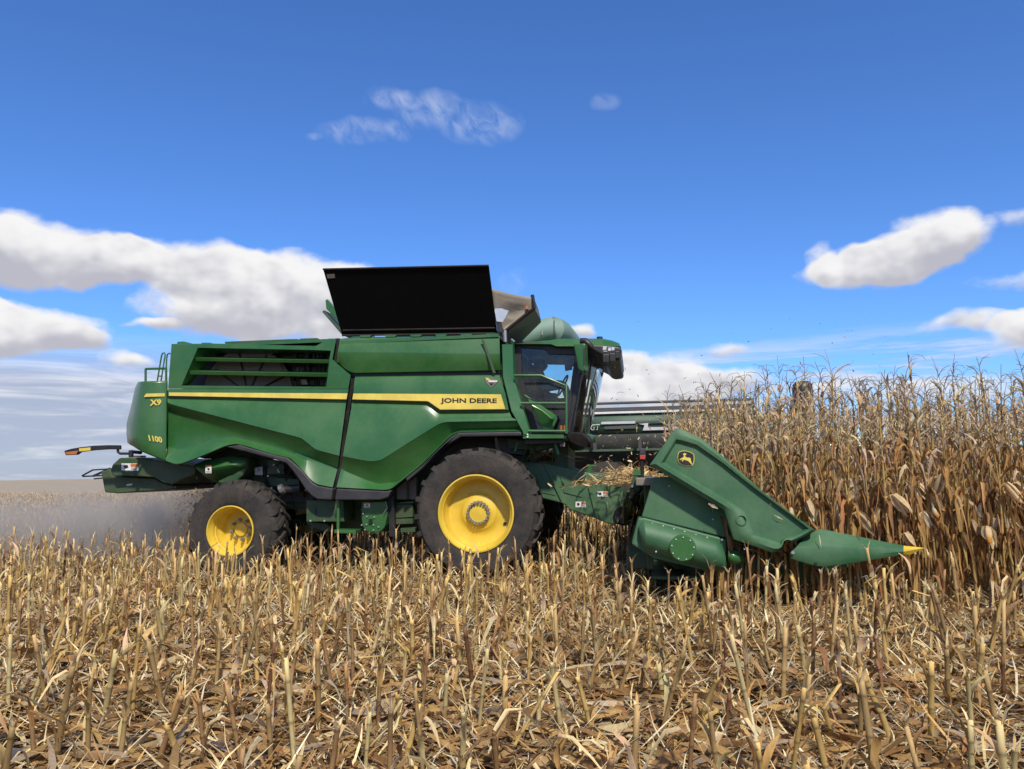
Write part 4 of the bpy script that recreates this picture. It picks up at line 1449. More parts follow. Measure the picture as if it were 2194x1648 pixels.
b = MB()
out_ = [(1448, 917.5), (1464, 920.5), (1505, 941), (1563, 989), (1629, 1048.5), (1700, 1103), (1747.5, 1136.5), (1738, 1142), (1722, 1152), (1699, 1163), (1690, 1158), (1682, 1160), (1676, 1176), (1668, 1182.5), (1656, 1185),
        (1604, 1166.5), (1573, 1156), (1552.5, 1092), (1536, 1083.6), (1392.6, 996)]
in_ = [(1449, 949), (1461, 951), (1490, 957), (1546, 994), (1612, 1045), (1695, 1106), (1728, 1132), (1715, 1140), (1700, 1147), (1690, 1150), (1682, 1153), (1676, 1158), (1673, 1163), (1669, 1164), (1660, 1160),
       (1616, 1147), (1610, 1128), (1597, 1098), (1570, 1078), (1424, 991)]
mid_ = [((a[0] * .62 + c[0] * .38), (a[1] * .62 + c[1] * .38)) for a, c in zip(out_, in_)]
R0 = [PX(x, y, HY + .30, HY) for x, y in out_]
R1 = [PX(x, y, HY + .03, HY) for x, y in out_]
R2_ = [PX(x, y, HY - .005, HY) for x, y in mid_]
R3 = [PX(x, y, HY, HY) for x, y in [(a[0] * .25 + c[0] * .75, a[1] * .25 + c[1] * .75) for a, c in zip(out_, in_)]]
R4 = [PX(x, y, HY + .045, HY) for x, y in in_]
b.loft([R0, R1, R2_, R3, R4], 'green_poly', True)
b.add(R4, [list(range(len(R4)))], 'green_poly')
# inner body of the divider
b.add([(a, HY + .30, c) for a, _, c in R0], [list(range(len(R0)))[::-1]], 'green_poly')
DV = b.build('end_divider', HD_, smooth='auto')
b = MB()
cx, _, cz = P(1588.6, 1114.6, HY)
b.lathe([(.062, HY - .012), (.052, HY - .014), (.045, HY + .0), (.036, HY + .02), (.001, HY + .025)], cx, cz, 'green_poly', 24)
b.build('lock_recess', DV, smooth='auto')
# emblem: black shield with yellow outline and leaping deer
K = 4.847


def cr(x, y):
    return (1340 + x / K, 900 + y / K)


sh = [(556, 330), (590, 319), (625, 318), (665, 328), (702, 346), (716, 368), (716, 420), (708, 450), (694, 478), (640, 480), (600, 472), (565, 455), (547, 430), (541, 390), (546, 350)]
cxs = sum(p[0] for p in sh) / len(sh); cys = sum(p[1] for p in sh) / len(sh)
b = MB()
b.prism(poly([cr(x, y) for x, y in sh], HY + .036), (0, .006, 0), 'yellow_decal')
b.prism(poly([cr(cxs + (x - cxs) * .93, cys + (y - cys) * .93) for x, y in sh], HY + .032), (0, .004, 0), 'black')
deer = [(598, 343), (604, 352), (612, 340), (616, 350), (626, 345), (634, 352), (630, 362), (619, 366), (622, 381), (640, 391), (664, 391), (680, 402), (678, 416), (690, 450), (697, 472), (684, 458), (664, 438), (650, 424), (632, 420), (612, 413), (600, 419), (592, 433), (585, 426), (595, 410), (580, 410), (568, 417), (563, 407), (580, 397), (600, 388), (608, 372), (600, 360)]
b.prism(poly([cr(x, y) for x, y in deer], HY + .028), (0, .004, 0), 'yellow_decal')
b.build('deer_emblem', DV)
# outer snout and its tip
b = MB()
sn = []
TIP = P(1983, 1175, HY + .12)
for f, (xt, yt, yb) in enumerate([(1722, 1153, 1197), (1748, 1137, 1212), (1760, 1134, 1214), (1800, 1141.5, 1210), (1870, 1156, 1199), (1936, 1169, 1188)]):
    xb = {0: 1693, 1: 1742}.get(f, xt)
    q0 = P(xt, yt, HY + .18); q1 = P((xt + xb) / 2, (yt + yb) / 2 - 4, HY + .01); q2 = P(xb, yb - 12 if f < 5 else yb - 6, HY - .01 if f < 5 else HY + .06); q3 = P(xb + 2, yb, HY + .02 if f < 5 else HY + .09); q4 = P(xb + 2, yb - 1, HY + .34 - f * .03)
    q5 = (q1[0], HY + .36 - f * .03, q1[2])
    if f == 5:
        q0 = P(xt, yt, HY + .12); q1 = P(xt, yt + 6, HY + .07); q2 = P(xt, yt + 13, HY + .065); q3 = P(xt, yb, HY + .09); q4 = P(xt, yb, HY + .16); q5 = P(xt, yt + 6, HY + .18)
    sn.append([q0, q1, q2, q3, q4, q5])
b.loft(sn, 'green_poly', True)
SN = b.build('outer_snout', HD_, smooth='auto')
b = MB()
base = sn[-1]
b.add(base + [P(1983, 1174, HY + .12), P(1949, 1190, HY + .12)], [(0, 1, 6), (1, 2, 6), (2, 3, 7), (2, 7, 6), (3, 4, 7), (4, 5, 6), (4, 6, 7), (5, 0, 6)], 'yellow')
b.build('snout_tip', SN, bevel=.004)
b = MB()
b.tube([P(1699, 1184, HY - .02), P(1699, 1184, HY + .02)], .02, 'steel', 8)
b.build('snout_bolt', SN)
b = MB()
b.tube([P(1748, 1207, HY - .01), P(1748, 1207, HY + .03)], .015, 'black', 8)
b.build('snout_bolt', SN)
# side sheet and gear housing
plate('side_sheet', [(1400, 1022.8), (1445, 1021), (1560, 1085), (1556, 1152.5), (1470, 1130), (1375, 1107)], HY + .25, .05, 'green_poly', HD_, .01)
b = MB()
b.prism(poly([(1367, 1110), (1380, 1109.5), (1470, 1133), (1557, 1155.5), (1556, 1217), (1538, 1225), (1509, 1222), (1402, 1197), (1353, 1166)], HY + .22), (0, .35, 0), 'green_poly')
GH = b.build('gear_housing', HD_, bevel=.02)
b = MB()
prof = []
N_ = 14
for i in range(N_ + 1):
    a = pi * i / N_
    prof.append((cos(a), sin(a)))
rows = []
for s, e in [(1372, .55), (1376, .8), (1384, 1.0), (1460, 1.0), (1535, 1.0), (1548, .85), (1554, .55)]:
    yc = 1142 + (s - 1376) * .262 + 6
    rows.append([P(s - c * 4, yc - c * 34 * e, HY + .22 - n_ * .16 * e) for c, n_ in prof])
b.loft(rows, 'green_poly')
BG = b.build('housing_bulge', GH, smooth='auto')
b = MB()
cx, _, cz = P(1462.8, 1174.4, HY)
cx, cz = P(1463, 1175, HY + .02)[0], P(1463, 1175, HY + .02)[2]
b.lathe([(.150, HY + .12), (.150, HY + .03), (.142, HY + .02), (.001, HY + .02)], cx, cz, 'green', 36)
CV = b.build('round_cover', GH, smooth='auto')
for k in range(9):
    a = k * 2 * pi / 9 + .1
    v = MB()
    v.tube([(cx + .125 * cos(a), HY + .03, cz + .125 * sin(a)), (cx + .125 * cos(a), HY + .008, cz + .125 * sin(a))], .008, 'silver', 6)
    v.build('cover_bolt', CV)
for x, y, Y in [(1382, 1127, .2), (1397.6, 1122, .2), (1421, 1127, .2), (1444, 1133, .2), (1467, 1139, .2), (1491, 1146, .2), (1515, 1151.5, .2), (1547, 1156.5, .2), (1405.6, 1182, .1), (1433.6, 1041, .24), (1527, 1113, .24), (1595, 1176, .1)]:
    v = MB()
    q = P(x, y, HY + Y)
    v.tube([(q[0], q[1] + .03, q[2]), (q[0], q[1] - .012, q[2])], .009, 'silver', 6)
    v.build('housing_bolt', GH)
b = MB()
rows = []
for s, e in [(1559, .75), (1564, .95), (1572, 1.0), (1583, .85), (1591, .5), (1595, .1)]:
    yc = 1193 + (s - 1559) * .12
    rows.append([P(s, yc - 17 * e * cos(a), HY + .28 - .12 * e * sin(a)) for a in np.linspace(0, 2 * pi, 15)[:-1]])
b.loft(rows, 'green', True)
b.build('end_cone', GH, smooth='auto')
plate('row_unit', [(1556, 1160), (1600, 1170), (1660, 1188), (1700, 1190), (1702, 1222), (1600, 1226), (1556, 1226)], HY + .45, .5, 'green_under', HD_, .02)
b = MB()
rr = random.Random(8)
for k in range(14):
    x = rr.uniform(1556, 1690); y = rr.uniform(1160, 1200)
    b.tube([P(x, y, HY + .3), P(x + rr.uniform(10, 30), y + rr.uniform(0, 12), HY + .34)], rr.uniform(.008, .02), rr.choice(['black', 'steel', 'green_under']), 6)
b.prism(poly([(1540, 1094), (1552, 1096), (1572, 1150), (1558, 1153)], HY + .3), (0, .3, 0), 'black')
b.build('row_unit_fittings', HD_)
# back sheet, top beam, auger and the other row dividers
zb0, zb1 = .45, P(1410, 1024, HY + .2)[2]
xb = P(1392, 1060, HY + .3)[0]
b = MB()
b.box(xb - .06, xb + .02, HY + .6, 18.2, zb0, zb1 - .05, 'green_under')
b.box(xb - .16, xb + .12, HY + .3, 18.2, zb1 - .09, zb1, 'grey_sheet')
b.box(xb - .30, xb - .05, HY + .9, 18.15, .42, .62, 'green_under')
b.box(xb, xb + .9, HY + .5, 18.2, .34, .38, 'green_under')
b.build('back_frame', HD_, bevel=.012)
b = MB()
b.tube([(xb + .38, HY + .35, .70), (xb + .38, 18.2, .70)], .16, 'steel', 16)
turns = 18
for k in range(turns * 10):
    a = k * 2 * pi / 10; a2 = (k + 1) * 2 * pi / 10
    y0 = HY + .4 + (8.6 * k / (turns * 10)); y1 = HY + .4 + (8.6 * (k + 1) / (turns * 10))
    c0 = [(xb + .38 + r * cos(a), y0, .70 + r * sin(a)) for r in (.16, .28)]
    c1 = [(xb + .38 + r * cos(a2), y1, .70 + r * sin(a2)) for r in (.16, .28)]
    b.add(c0 + c1, [(0, 1, 3, 2)], 'green_under')
b.build('cross_auger', HD_, smooth='auto')
b = MB()
xt0 = P(1448, 918, HY)[0]
tipx = P(1936, 1178, HY)[0]
zt1 = P(1936, 1178, HY)[2]
secs = []
for xx, zt, zb_, w in [(xb + .75, 1.05, .5, .20), (xb + 1.2, 1.0, .42, .24), (xb + 1.9, .72, .30, .20), (tipx - .05, zt1 + .02, zt1 - .08, .03)]:
    secs.append([(xx, -w, zb_), (xx, -w * .8, (zb_ + zt) / 2 + .05), (xx, 0, zt), (xx, w * .8, (zb_ + zt) / 2 + .05), (xx, w, zb_)])
b.loft([[(x, y + 9.912, z) for x, y, z in s] for s in secs], 'green_poly')
RS = b.build('row_snout', HD_, smooth='auto', solid=.01)
for k in range(1, 12):
    c = RS.copy(); COL.objects.link(c); c.parent = HD_; c.location = (0, k * .762, 0)
# lamp post on the header
b = MB()
b.tube([P(x, y, 10.1) for x, y in [(1376.5, 1024), (1376, 1000), (1375, 985)]], [.022, .026, .026], 'black', 8)
b.prism(poly([(1369.5, 974), (1384, 974), (1383, 985), (1370.5, 985)], 10.06), (0, .09, 0), 'black')
LP = b.build('lamp_post', HD_, bevel=.008)
plate('lamp_lens', [(1370.5, 961), (1382.5, 961), (1383.5, 974), (1370, 974)], 10.07, .07, 'trim', LP, .012)
plate('lamp_lens', [(1371, 976), (1383, 976), (1382.5, 984), (1371.5, 984)], 10.052, .01, 'red', LP, .002)
# hoses between header and feeder house
b = MB()
for k in range(18):
    x = rr.uniform(1340, 1392); y = rr.uniform(1030, 1070)
    b.tube([P(x, y, 10.6 + rr.uniform(-.4, .6)), P(x + rr.uniform(-12, 12), y + 25, 10.8), P(x + rr.uniform(-22, 8), y + rr.uniform(40, 75), 11.4)], rr.uniform(.012, .026), rr.choice(['black', 'green_under', 'green_under']), 6)
b.prism(poly([(1356, 1018), (1392, 1020), (1388, 1062), (1350, 1060)], 10.7), (0, .3, 0), 'green_under')
b.prism(poly([(1358, 1004), (1376, 1008), (1374, 1024), (1356, 1018)], 10.7), (0, .05, 0), 'green')
b.build('header_hoses', HD_)

# ---------------------------------------------------------------- grain cart and its tractor, beyond the corn
GY = 20.2
GC = empty('grain_cart', (P(1330, 930, GY)[0], GY + 1.6, 0), 'large green grain cart with white stripes half hidden behind the standing corn', 'grain cart')


def gx(x, y, Y=GY):
    return P(x, y, Y)


XL, XR = gx(1180, 900)[0] - 1.6, gx(1600, 900)[0] + .2
zt = gx(1400, 881)[2]; zm = gx(1400, 929)[2]; zl = gx(1400, 962)[2]; zbm = gx(1400, 1035)[2]
b = MB()
prof = [(GY, zt), (GY - .02, zm), (GY + .35, zl), (GY + .95, zbm), (GY + 2.3, zbm), (GY + 2.9, zl), (GY + 3.3, zm), (GY + 3.3, zt)]
b.loft([[(XL, y, z) for y, z in prof[:2]], [(XR, y, z) for y, z in prof[:2]]], 'cart_green')
b.loft([[(XL, y, z) for y, z in prof[6:]], [(XR, y, z) for y, z in prof[6:]]], 'cart_green')
b.loft([[(x, y, z) for y, z in prof[1:7]] for x in (XL + .05, XR - .05)], 'cart_dark')
for x in (XL, XR):
    b.add([(x, y, z) for y, z in prof], [list(range(8))], 'cart_green')
BODY = b.build('cart_body', GC, smooth='auto', solid=.05)
b = MB()
b.box(XL - .02, XR + .02, GY - .06, GY - .021, zt - .04, zt + .015, 'white')
b.box(XL - .02, XR + .02, GY - .04, GY + .0, zt + .03, zt + .12, 'interior')
b.tube([(XL, GY + .1, zt + .235), ((XL + XR) / 2, GY + .1, zt + .245), (XR, GY + .1, zt + .235)], .035, 'interior', 8)
b.loft([[(x, GY + .02 + t * 3.2, zt + .12 + .11 * sin(pi * t)) for t in np.linspace(0, 1, 8)] for x in (XL, XR)], 'silver')
b.build('roll_tarp', GC, smooth='auto')
for x in np.arange(XL + .4, XR, 1.15):
    v = MB()
    v.box(x, x + .08, GY - .075, GY - .0, zl + .0, zm - .002, 'cart_dark')
    v.build('hopper_rib', BODY)
b = MB()
b.box(XL, XR, GY + .30, GY + .36, zl - .03, zl + .03, 'cart_green')
b.build('hopper_seam', BODY)
b = MB()
Yg = GY - .075
sl = [[(1287, 909), (1289, 904), (1362, 902), (1360, 907.5)], [(1369, 908.5), (1389, 906.5), (1388, 915.5), (1460, 914), (1450, 920.5), (1377, 922.5), (1381, 911)]]
for s_ in sl:
    b.prism(poly(s_, Yg), (0, .004, 0), 'silver')
for s_ in [[(1295, 914), (1362, 911), (1365, 906), (1368, 906), (1364, 918), (1295, 920)], [(1361, 904), (1456, 900), (1456, 906), (1392, 907), (1362, 909)]]:
    b.prism(poly(s_, Yg + .01), (0, .004, 0), 'cart_dark')
b.build('side_stripe', BODY)
text_mb('GT', [(1266, 909.5), (1285, 908.5), (1285, 921), (1265, 922)], Yg - .012, 'white', bold=.02, shear=.15).build('lettering', BODY)
text_mb('GT', [(1267.3, 911), (1284, 910), (1283.5, 919.6), (1266.5, 920.5)], Yg - .018, 'cart_green', bold=-.004, shear=.15, depth=.004).build('lettering', BODY)


def simple_wheel(name, parent, x, y, z, R, W, rimmat):
    b = MB()
    b.lathe([(R * .5, y), (R * .8, y - .03), (R * .97, y + .04), (R, y + W * .5), (R * .97, y + W - .04), (R * .8, y + W), (R * .5, y + W)], x, z, 'rubber', 32)
    for k in range(18):
        a = k * 2 * pi / 18
        b.tube([(x + R * cos(a), y + .05, z + R * sin(a)), (x + R * 1.03 * cos(a + .2), y + W * .5, z + R * 1.03 * sin(a + .2)), (x + R * cos(a), y + W - .05, z + R * sin(a))], .03, 'rubber', 4)
    b.lathe([(R * .55, y + .02), (R * .5, y + .06), (R * .45, y + .2), (.001, y + .2)], x, z, rimmat, 24)
    return b.build(name, parent, smooth='auto')


for yy in (GY + .25, GY + 2.5):
    simple_wheel('cart_wheel', GC, (XL + XR) / 2 - .4, yy, .95, .95, .75, 'silver')
b = MB()
b.box((XL + XR) / 2 - .6, (XL + XR) / 2 - .2, GY + .6, GY + 2.8, .8, zbm, 'cart_green')
b.tube([((XL + XR) / 2, GY + 1.65, .8), (XR + 1.4, GY + 1.65, .65)], .12, 'cart_green', 8)
b.build('cart_frame', GC)

TY = 21.0
tx = P(1728, 830, TY)[0]
TR = empty('tractor', (tx, TY + .9, 0), 'tractor behind the standing corn, only its dark stack showing above the tassels', 'tractor')
b = MB()
b.prism([(tx - .3, TY + .35, 1.3), (tx + 2.6, TY + .35, 1.35), (tx + 2.75, TY + .35, 1.9), (tx + 2.4, TY + .35, 2.15), (tx - .3, TY + .35, 2.3)], (0, 1.1, 0), 'green')
b.build('hood', TR, bevel=.06)
b = MB()
b.box(tx - 2.2, tx + 2.5, TY + .55, TY + 1.25, .8, 1.3, 'green_under')
b.build('tractor_frame', TR, bevel=.03)
b = MB()
b.box(tx - 2.2, tx - .45, TY + .05, TY + 1.75, 1.4, 2.0, 'green')
for x in (tx - 2.2, tx - .52):
    for y in (TY + .05, TY + 1.68):
        b.box(x, x + .07, y, y + .07, 2.0, 2.9, 'black')
CT = b.build('tractor_cab', TR, bevel=.03)
b = MB()
b.box(tx - 2.13, tx - .53, TY + .07, TY + .08, 2.0, 2.9, 'side_glass')
b.build('cab_glass', CT)
b = MB()
b.box(tx - 2.13, tx - .53, TY + 1.72, TY + 1.73, 2.0, 2.9, 'side_glass')
b.build('cab_glass', CT)
b = MB()
b.box(tx - 2.35, tx - .35, TY - .05, TY + 1.85, 2.9, 3.05, 'green')
b.build('tractor_roof', CT, bevel=.06)
b = MB()
zt_ = P(1722, 812, TY)[2]
b.lathe([(.001, 0)], 0, 0, 'black', 4)
b = MB()
rows = []
for z, r in [(2.2, .26), (zt_ - .25, .27), (zt_ - .10, .25), (zt_ - .02, .17), (zt_, .02)]:
    rows.append([(tx + r * cos(a), TY + .5 + r * sin(a), z) for a in np.linspace(0, 2 * pi, 17)[:-1]])
b.loft(rows, 'black', True)
b.build('exhaust_stack', TR, smooth='auto')
for x, R in ((tx - 1.3, 1.05), (tx + 1.7, .85)):
    for y in (TY - .3, TY + 1.5):
        simple_wheel('tractor_wheel', TR, x, y, R, R, .6, 'yellow')
# ---------------------------------------------------------------- dry plants
def tone(base, rng, amt=.18, warm=0.0):
    f = 1 + rng.uniform(-amt, amt)
    return (base[0] * f * (1 + warm), base[1] * f, base[2] * f * (1 - warm))


def ribbon(b, pts, widths, side, t0, t1, fold=.25, mat='dry_leaf', across=2, twist=0.0):
    """A leaf blade: points along the midrib, width at each, folded along the middle."""
    n = len(pts)
    pts = [Vector(p) for p in pts]
    V = []; T = []
    for i, p in enumerate(pts):
        t = (pts[min(i + 1, n - 1)] - pts[max(i - 1, 0)]).normalized()
        s = (Vector(side) - t * Vector(side).dot(t))
        s = s.normalized() if s.length > 1e-6 else t.orthogonal().normalized()
        if twist:
            s = Matrix.Rotation(twist * i / (n - 1), 3, t) @ s
        u = t.cross(s)
        w = widths[i] * .5 * (1 + .22 * sin(i * 2.7 + pts[0].x * 37 + pts[0].z * 53))
        f = i / (n - 1)
        c = tuple(t0[k] * (1 - f) + t1[k] * f for k in range(3))
        if across == 2:
            V += [p - s * w + u * w * fold, p, p + s * w + u * w * fold]
            T += [c, tuple(x * .86 for x in c), c]
        else:
            V += [p - s * w, p + s * w]
            T += [c, c]
    k = across + 1
    F = []
    for i in range(n - 1):
        for j in range(across):
            F.append((i * k + j, i * k + j + 1, (i + 1) * k + j + 1, (i + 1) * k + j))
    b.add(V, F, mat, T)


TAN = (.55, .335, .120)
PALE = (.74, .575, .310)
BROWN = (.38, .20, .075)
RUST = (.21, .085, .035)
GREYT = (.55, .42, .275)
STALKC = (.68, .45, .150)
HUSK = (.66, .53, .345)


def stalk_geom(b, path, r0, r1, rng, nodes, col, n=7, mat='dry_stalk'):
    """Jointed stalk: rings of darker nodes, slightly swollen."""
    path = [Vector(p) for p in path]
    L = sum((path[i + 1] - path[i]).length for i in range(len(path) - 1))

    def at(f):
        d = f * L
        for i in range(len(path) - 1):
            l = (path[i + 1] - path[i]).length
            if d <= l or i == len(path) - 2:
                return path[i].lerp(path[i + 1], min(1, d / l))
            d -= l
    rings = []
    fs = [0.0]
    for z in nodes:
        fs += [max(0, z - .012 / L), z, min(1, z + .012 / L)]
    fs.append(1.0)
    fs = sorted(set(fs))
    for f in fs:
        p = at(f)
        r = r0 + (r1 - r0) * f
        isn = any(abs(f - z) < 1e-6 for z in nodes)
        nearn = any(abs(f - z) < .02 / L for z in nodes)
        c = col
        if isn:
            r *= 1.22; c = tuple(x * .25 for x in col)
        elif nearn:
            c = tuple(x * .55 for x in col)
        rings.append((p, r, c))
    V = []; T = []
    for p, r, c in rings:
        for k in range(n):
            a = 2 * pi * k / n
            V.append(p + Vector((cos(a) * r, sin(a) * r, 0)))
            T.append(c)
    F = []
    for i in range(len(rings) - 1):
        for k in range(n):
            F.append((i * n + k, i * n + (k + 1) % n, (i + 1) * n + (k + 1) % n, (i + 1) * n + k))
    e = (len(rings) - 1) * n
    F.append([e + k for k in range(n)])
    b.add(V, F, mat, T)
    return at


# ---- stub of a cut stalk: returns dict of part meshes
def make_stub(seed, kind):
    rng = random.Random(seed)
    parts = {}
    h = rng.uniform(.42, .60)
    r = rng.uniform(.0105, .0150)
    lean = rng.uniform(-.08, .08) if kind != 'leaning' else rng.choice([-1, 1]) * rng.uniform(.14, .26)
    leany = rng.uniform(-.06, .06)
    col = tone(rng.choice([STALKC, STALKC, (.66, .52, .24), (.52, .34, .14), (.40, .23, .10)]), rng, .15)
    path = [(0, 0, -.03), (lean * .3 * h, leany * .3 * h, h * .4), (lean * h, leany * h, h)]
    if kind == 'bent':
        hb = h * rng.uniform(.5, .8)
        a = rng.uniform(0, 2 * pi); l = rng.uniform(.10, .26)
        path = [(0, 0, -.03), (lean * hb, leany * hb, hb), (lean * hb + cos(a) * .02, leany * hb + sin(a) * .02, hb + .015), (lean * hb + cos(a) * l, leany * hb + sin(a) * l, hb - l * rng.uniform(.1, .6))]
    if kind == 'red':
        col = (.21, .095, .042)
    b = MB()
    nodes = sorted(rng.uniform(.12, .2) + k * rng.uniform(.30, .42) for k in range(3))
    nodes = [z for z in nodes if z < .97]
    at = stalk_geom(b, path, r * 1.15, r, rng, nodes, col)
    top = at(1.0)
    # torn fibres at the cut
    for k in range(rng.randint(3, 6) if kind != 'short' else 2):
        a = rng.uniform(0, 2 * pi)
        l = rng.uniform(.03, .10) if kind != 'split' else rng.uniform(.07, .16)
        o = top + Vector((cos(a) * r * .8, sin(a) * r * .8, -.02))
        sp = rng.uniform(.1, .9) if kind != 'split' else rng.uniform(.4, 1.2)
        pts = [o, o + Vector((cos(a) * sp * l * .4, sin(a) * sp * l * .4, l * .6)), o + Vector((cos(a) * sp * l, sin(a) * sp * l, l * rng.uniform(.6, 1.05)))]
        c = tone(rng.choice([PALE, (.66, .57, .36), TAN]), rng)
        ribbon(b, pts, [r * 1.1, r * .8, r * .25], (-sin(a), cos(a), 0), c, tuple(min(.8, x * 1.12) for x in c), .3, across=1)
    parts['stalk'] = [b]
    leaves = []
    nl = {'plain': 2, 'leafy': 5, 'split': 3, 'bent': 3, 'leaning': 3, 'short': 2, 'red': 2}[kind]
    for k in range(nl):
        lb = MB()
        a = rng.uniform(0, 2 * pi)
        z0 = rng.uniform(.02, h * .75)
        o = at(max(0, min(.95, z0 / h))) + Vector((cos(a) * r, sin(a) * r, 0))
        up = rng.random() < .55
        l = rng.uniform(.12, .30) if up else rng.uniform(.15, .42)
        d = Vector((cos(a), sin(a), 0))
        w = rng.uniform(.018, .042)
        pts = []
        S = 5
        for i in range(S):
            f = i / (S - 1)
            if up:   # sheath that hugs the stalk and flares
                pts.append(o + d * (l * .10 * f + l * .40 * f ** 3) + Vector((0, 0, l * (.95 * f - .15 * f * f))))
            else:    # blade that arches and hangs to the ground
                zz = l * .35 * sin(min(1, f * 1.7) * pi * .5) - l * 1.0 * f * f
                q = o + d * (l * .75 * f) + Vector((0, 0, zz))
                q.z = max(q.z, .012)
                pts.append(q)
        c = tone(rng.choice([TAN, TAN, BROWN, PALE, GREYT, (.36, .23, .10)]), rng)
        ribbon(lb, pts, [w * .9, w, w * .9, w * .65, w * .15], (-sin(a), cos(a), 0), c, tuple(x * rng.uniform(.8, 1.15) for x in c), rng.uniform(.2, .7), across=2, twist=rng.uniform(-1.2, 1.2))
        leaves.append(lb)
    parts['sheath_leaf'] = leaves
    return parts


# ---- standing corn plant
def make_corn(seed):
    rng = random.Random(seed)
    parts = {'stalk': [], 'leaf': [], 'ear': [], 'tassel': []}
    H = rng.uniform(2.32, 2.72)
    bx, by = rng.uniform(-.10, .10), rng.uniform(-.08, .08)
    path = [(0, 0, -.03), (bx * .3, by * .3, H * .35), (bx * .7, by * .9, H * .7), (bx * 1.4, by * 1.3, H)]
    b = MB()
    nz = [.06, .13]
    while nz[-1] < .93:
        nz.append(nz[-1] + (rng.uniform(.070, .088) if nz[-1] < .62 else rng.uniform(.045, .065)))
    col = tone(rng.choice([STALKC, (.54, .34, .115), (.62, .42, .16)]), rng, .12)
    at = stalk_geom(b, path, .0165, .0060, rng, nz, col, 6)
    parts['stalk'].append(b)
    plane = rng.uniform(0, pi)
    for i, f in enumerate(nz[1:]):
        if rng.random() < .06:
            continue
        for rep in range(1 if f < .25 else (rng.choice([1, 2]) if f < .66 else rng.choice([2, 2, 3]))):
            lb = MB()
            a = plane + (i % 2) * pi + rng.uniform(-.7, .7) + rep * 1.5
            d = Vector((cos(a), sin(a), 0))
            o = at(f)
            S = 7
            if f < .46:      # low leaves: long, brown, hanging
                l = rng.uniform(.55, .90); w = rng.uniform(.038, .068)
                k1, k2 = rng.uniform(.10, .45), rng.uniform(.7, 1.05)
                c = tone(rng.choice([BROWN, BROWN, (.36, .19, .07), TAN, (.24, .12, .045)]), rng, .2)
            elif f < .72:    # middle leaves: arch out and hang
                l = rng.uniform(.28, .62); w = rng.uniform(.028, .054)
                k1, k2 = rng.uniform(.3, .8), rng.uniform(.6, 1.0)
                c = tone(rng.choice([TAN, (.40, .25, .11), BROWN, GREYT, GREYT]), rng, .2)
            else:            # top leaves: short, curled, partly broken
                l = rng.uniform(.12, .36); w = rng.uniform(.016, .036)
                k1, k2 = rng.uniform(.12, .6), rng.uniform(-.5, .28)
                c = tone(rng.choice([GREYT, GREYT, PALE, (.50, .37, .22), (.62, .50, .35)]), rng, .18)
            pts = []
            for q in range(S):
                t = q / (S - 1)
                if f < .72:
                    zz = l * (.42 * sin(min(1, t * 2.1) * pi / 2) - k2 * t * t * 1.0)
                    p = o + d * (l * k1 * (t - .25 * t * t)) + Vector((0, 0, zz)) + Vector((-d.y, d.x, 0)) * (rng.uniform(-.02, .02) * t)
                else:
                    zz = l * ((.95 - .25 * t) * t) - max(0, k2) * l * 1.3 * t ** 3
                    p = o + d * (l * k1 * t * (.5 + .7 * t)) + Vector((rng.uniform(-.012, .012), rng.uniform(-.012, .012), zz))
                p.z = max(p.z, .01)
                pts.append(p)
            ribbon(lb, pts, [w * .7, w, w, w * .9, w * .7, w * .45, w * .08], (-sin(a), cos(a), 0), c, tuple(x * rng.uniform(.75, 1.1) for x in c), rng.uniform(.3, .9), twist=rng.uniform(-2.4, 2.4))
            parts['leaf'].append(lb)
    # ear in its husk
    for q in range(1 if rng.random() < .7 else 2):
        eb = MB()
        f = rng.uniform(.36, .56)
        o = at(f)
        a = rng.uniform(0, 2 * pi)
        hang = rng.random() < .6
        d = Vector((cos(a), sin(a), 0))
        ax = (d * .55 + Vector((0, 0, -.85))).normalized() if hang else (d * .42 + Vector((0, 0, .9))).normalized()
        L = rng.uniform(.21, .28); R = rng.uniform(.030, .039)
        s0 = o + d * .02 + (Vector((0, 0, .04)) if hang else Vector((0, 0, 0)))
        base = s0 + d * .05 + Vector((0, 0, .02))
        eb.tube([o, s0, base], [.008, .009, .013], 'dry_stalk', 6, TAN, False)
        n = 9
        side = ax.orthogonal().normalized(); up = ax.cross(side)
        V = []; T = []
        open_tip = rng.random() < .45
        pr = [(0, .35), (.08, .72), (.25, 1.0), (.5, 1.0), (.75, .82), (.92, .5), (1.0, .15)]
        hc = tone(rng.choice([HUSK, (.70, .60, .42), (.54, .39, .21), (.60, .44, .24), (.58, .43, .25)]), rng, .1)
        for u, rr_ in pr:
            for k in range(n):
                th = 2 * pi * k / n
                V.append(base + ax * (L * u) + (side * cos(th) + up * sin(th)) * R * rr_ * (1 + .08 * sin(th * 3)))
                T.append((.55, .24, .05) if (open_tip and u > .7) else tuple(x * (.9 + .1 * cos(th * 3)) for x in hc))
        F = [(i * n + k, i * n + (k + 1) % n, (i + 1) * n + (k + 1) % n, (i + 1) * n + k) for i in range(len(pr) - 1) for k in range(n)]
        F.append([(len(pr) - 1) * n + k for k in range(n)])
        eb.add(V, F, 'dry_leaf', T)
        for k in range(rng.randint(3, 5)):
            th = rng.uniform(0, 2 * pi)
            dd = side * cos(th) + up * sin(th)
            l = L * rng.uniform(.7, 1.25); fl = rng.uniform(.02, .5 if open_tip else .22)
            pts = [base + dd * R * .6, base + ax * l * .35 + dd * (R * 1.08 + fl * l * .1), base + ax * l * .7 + dd * (R * 1.05 + fl * l * .45), base + ax * l + dd * (R * .5 + fl * l)]
            c = tone(hc, rng, .14)
            ribbon(eb, pts, [R * 1.2, R * 1.9, R * 1.5, R * .3], ax.cross(dd), c, tuple(min(.8, x * 1.08) for x in c), -.35)
        parts['ear'].append(eb)
    # tassel
    tb = MB()
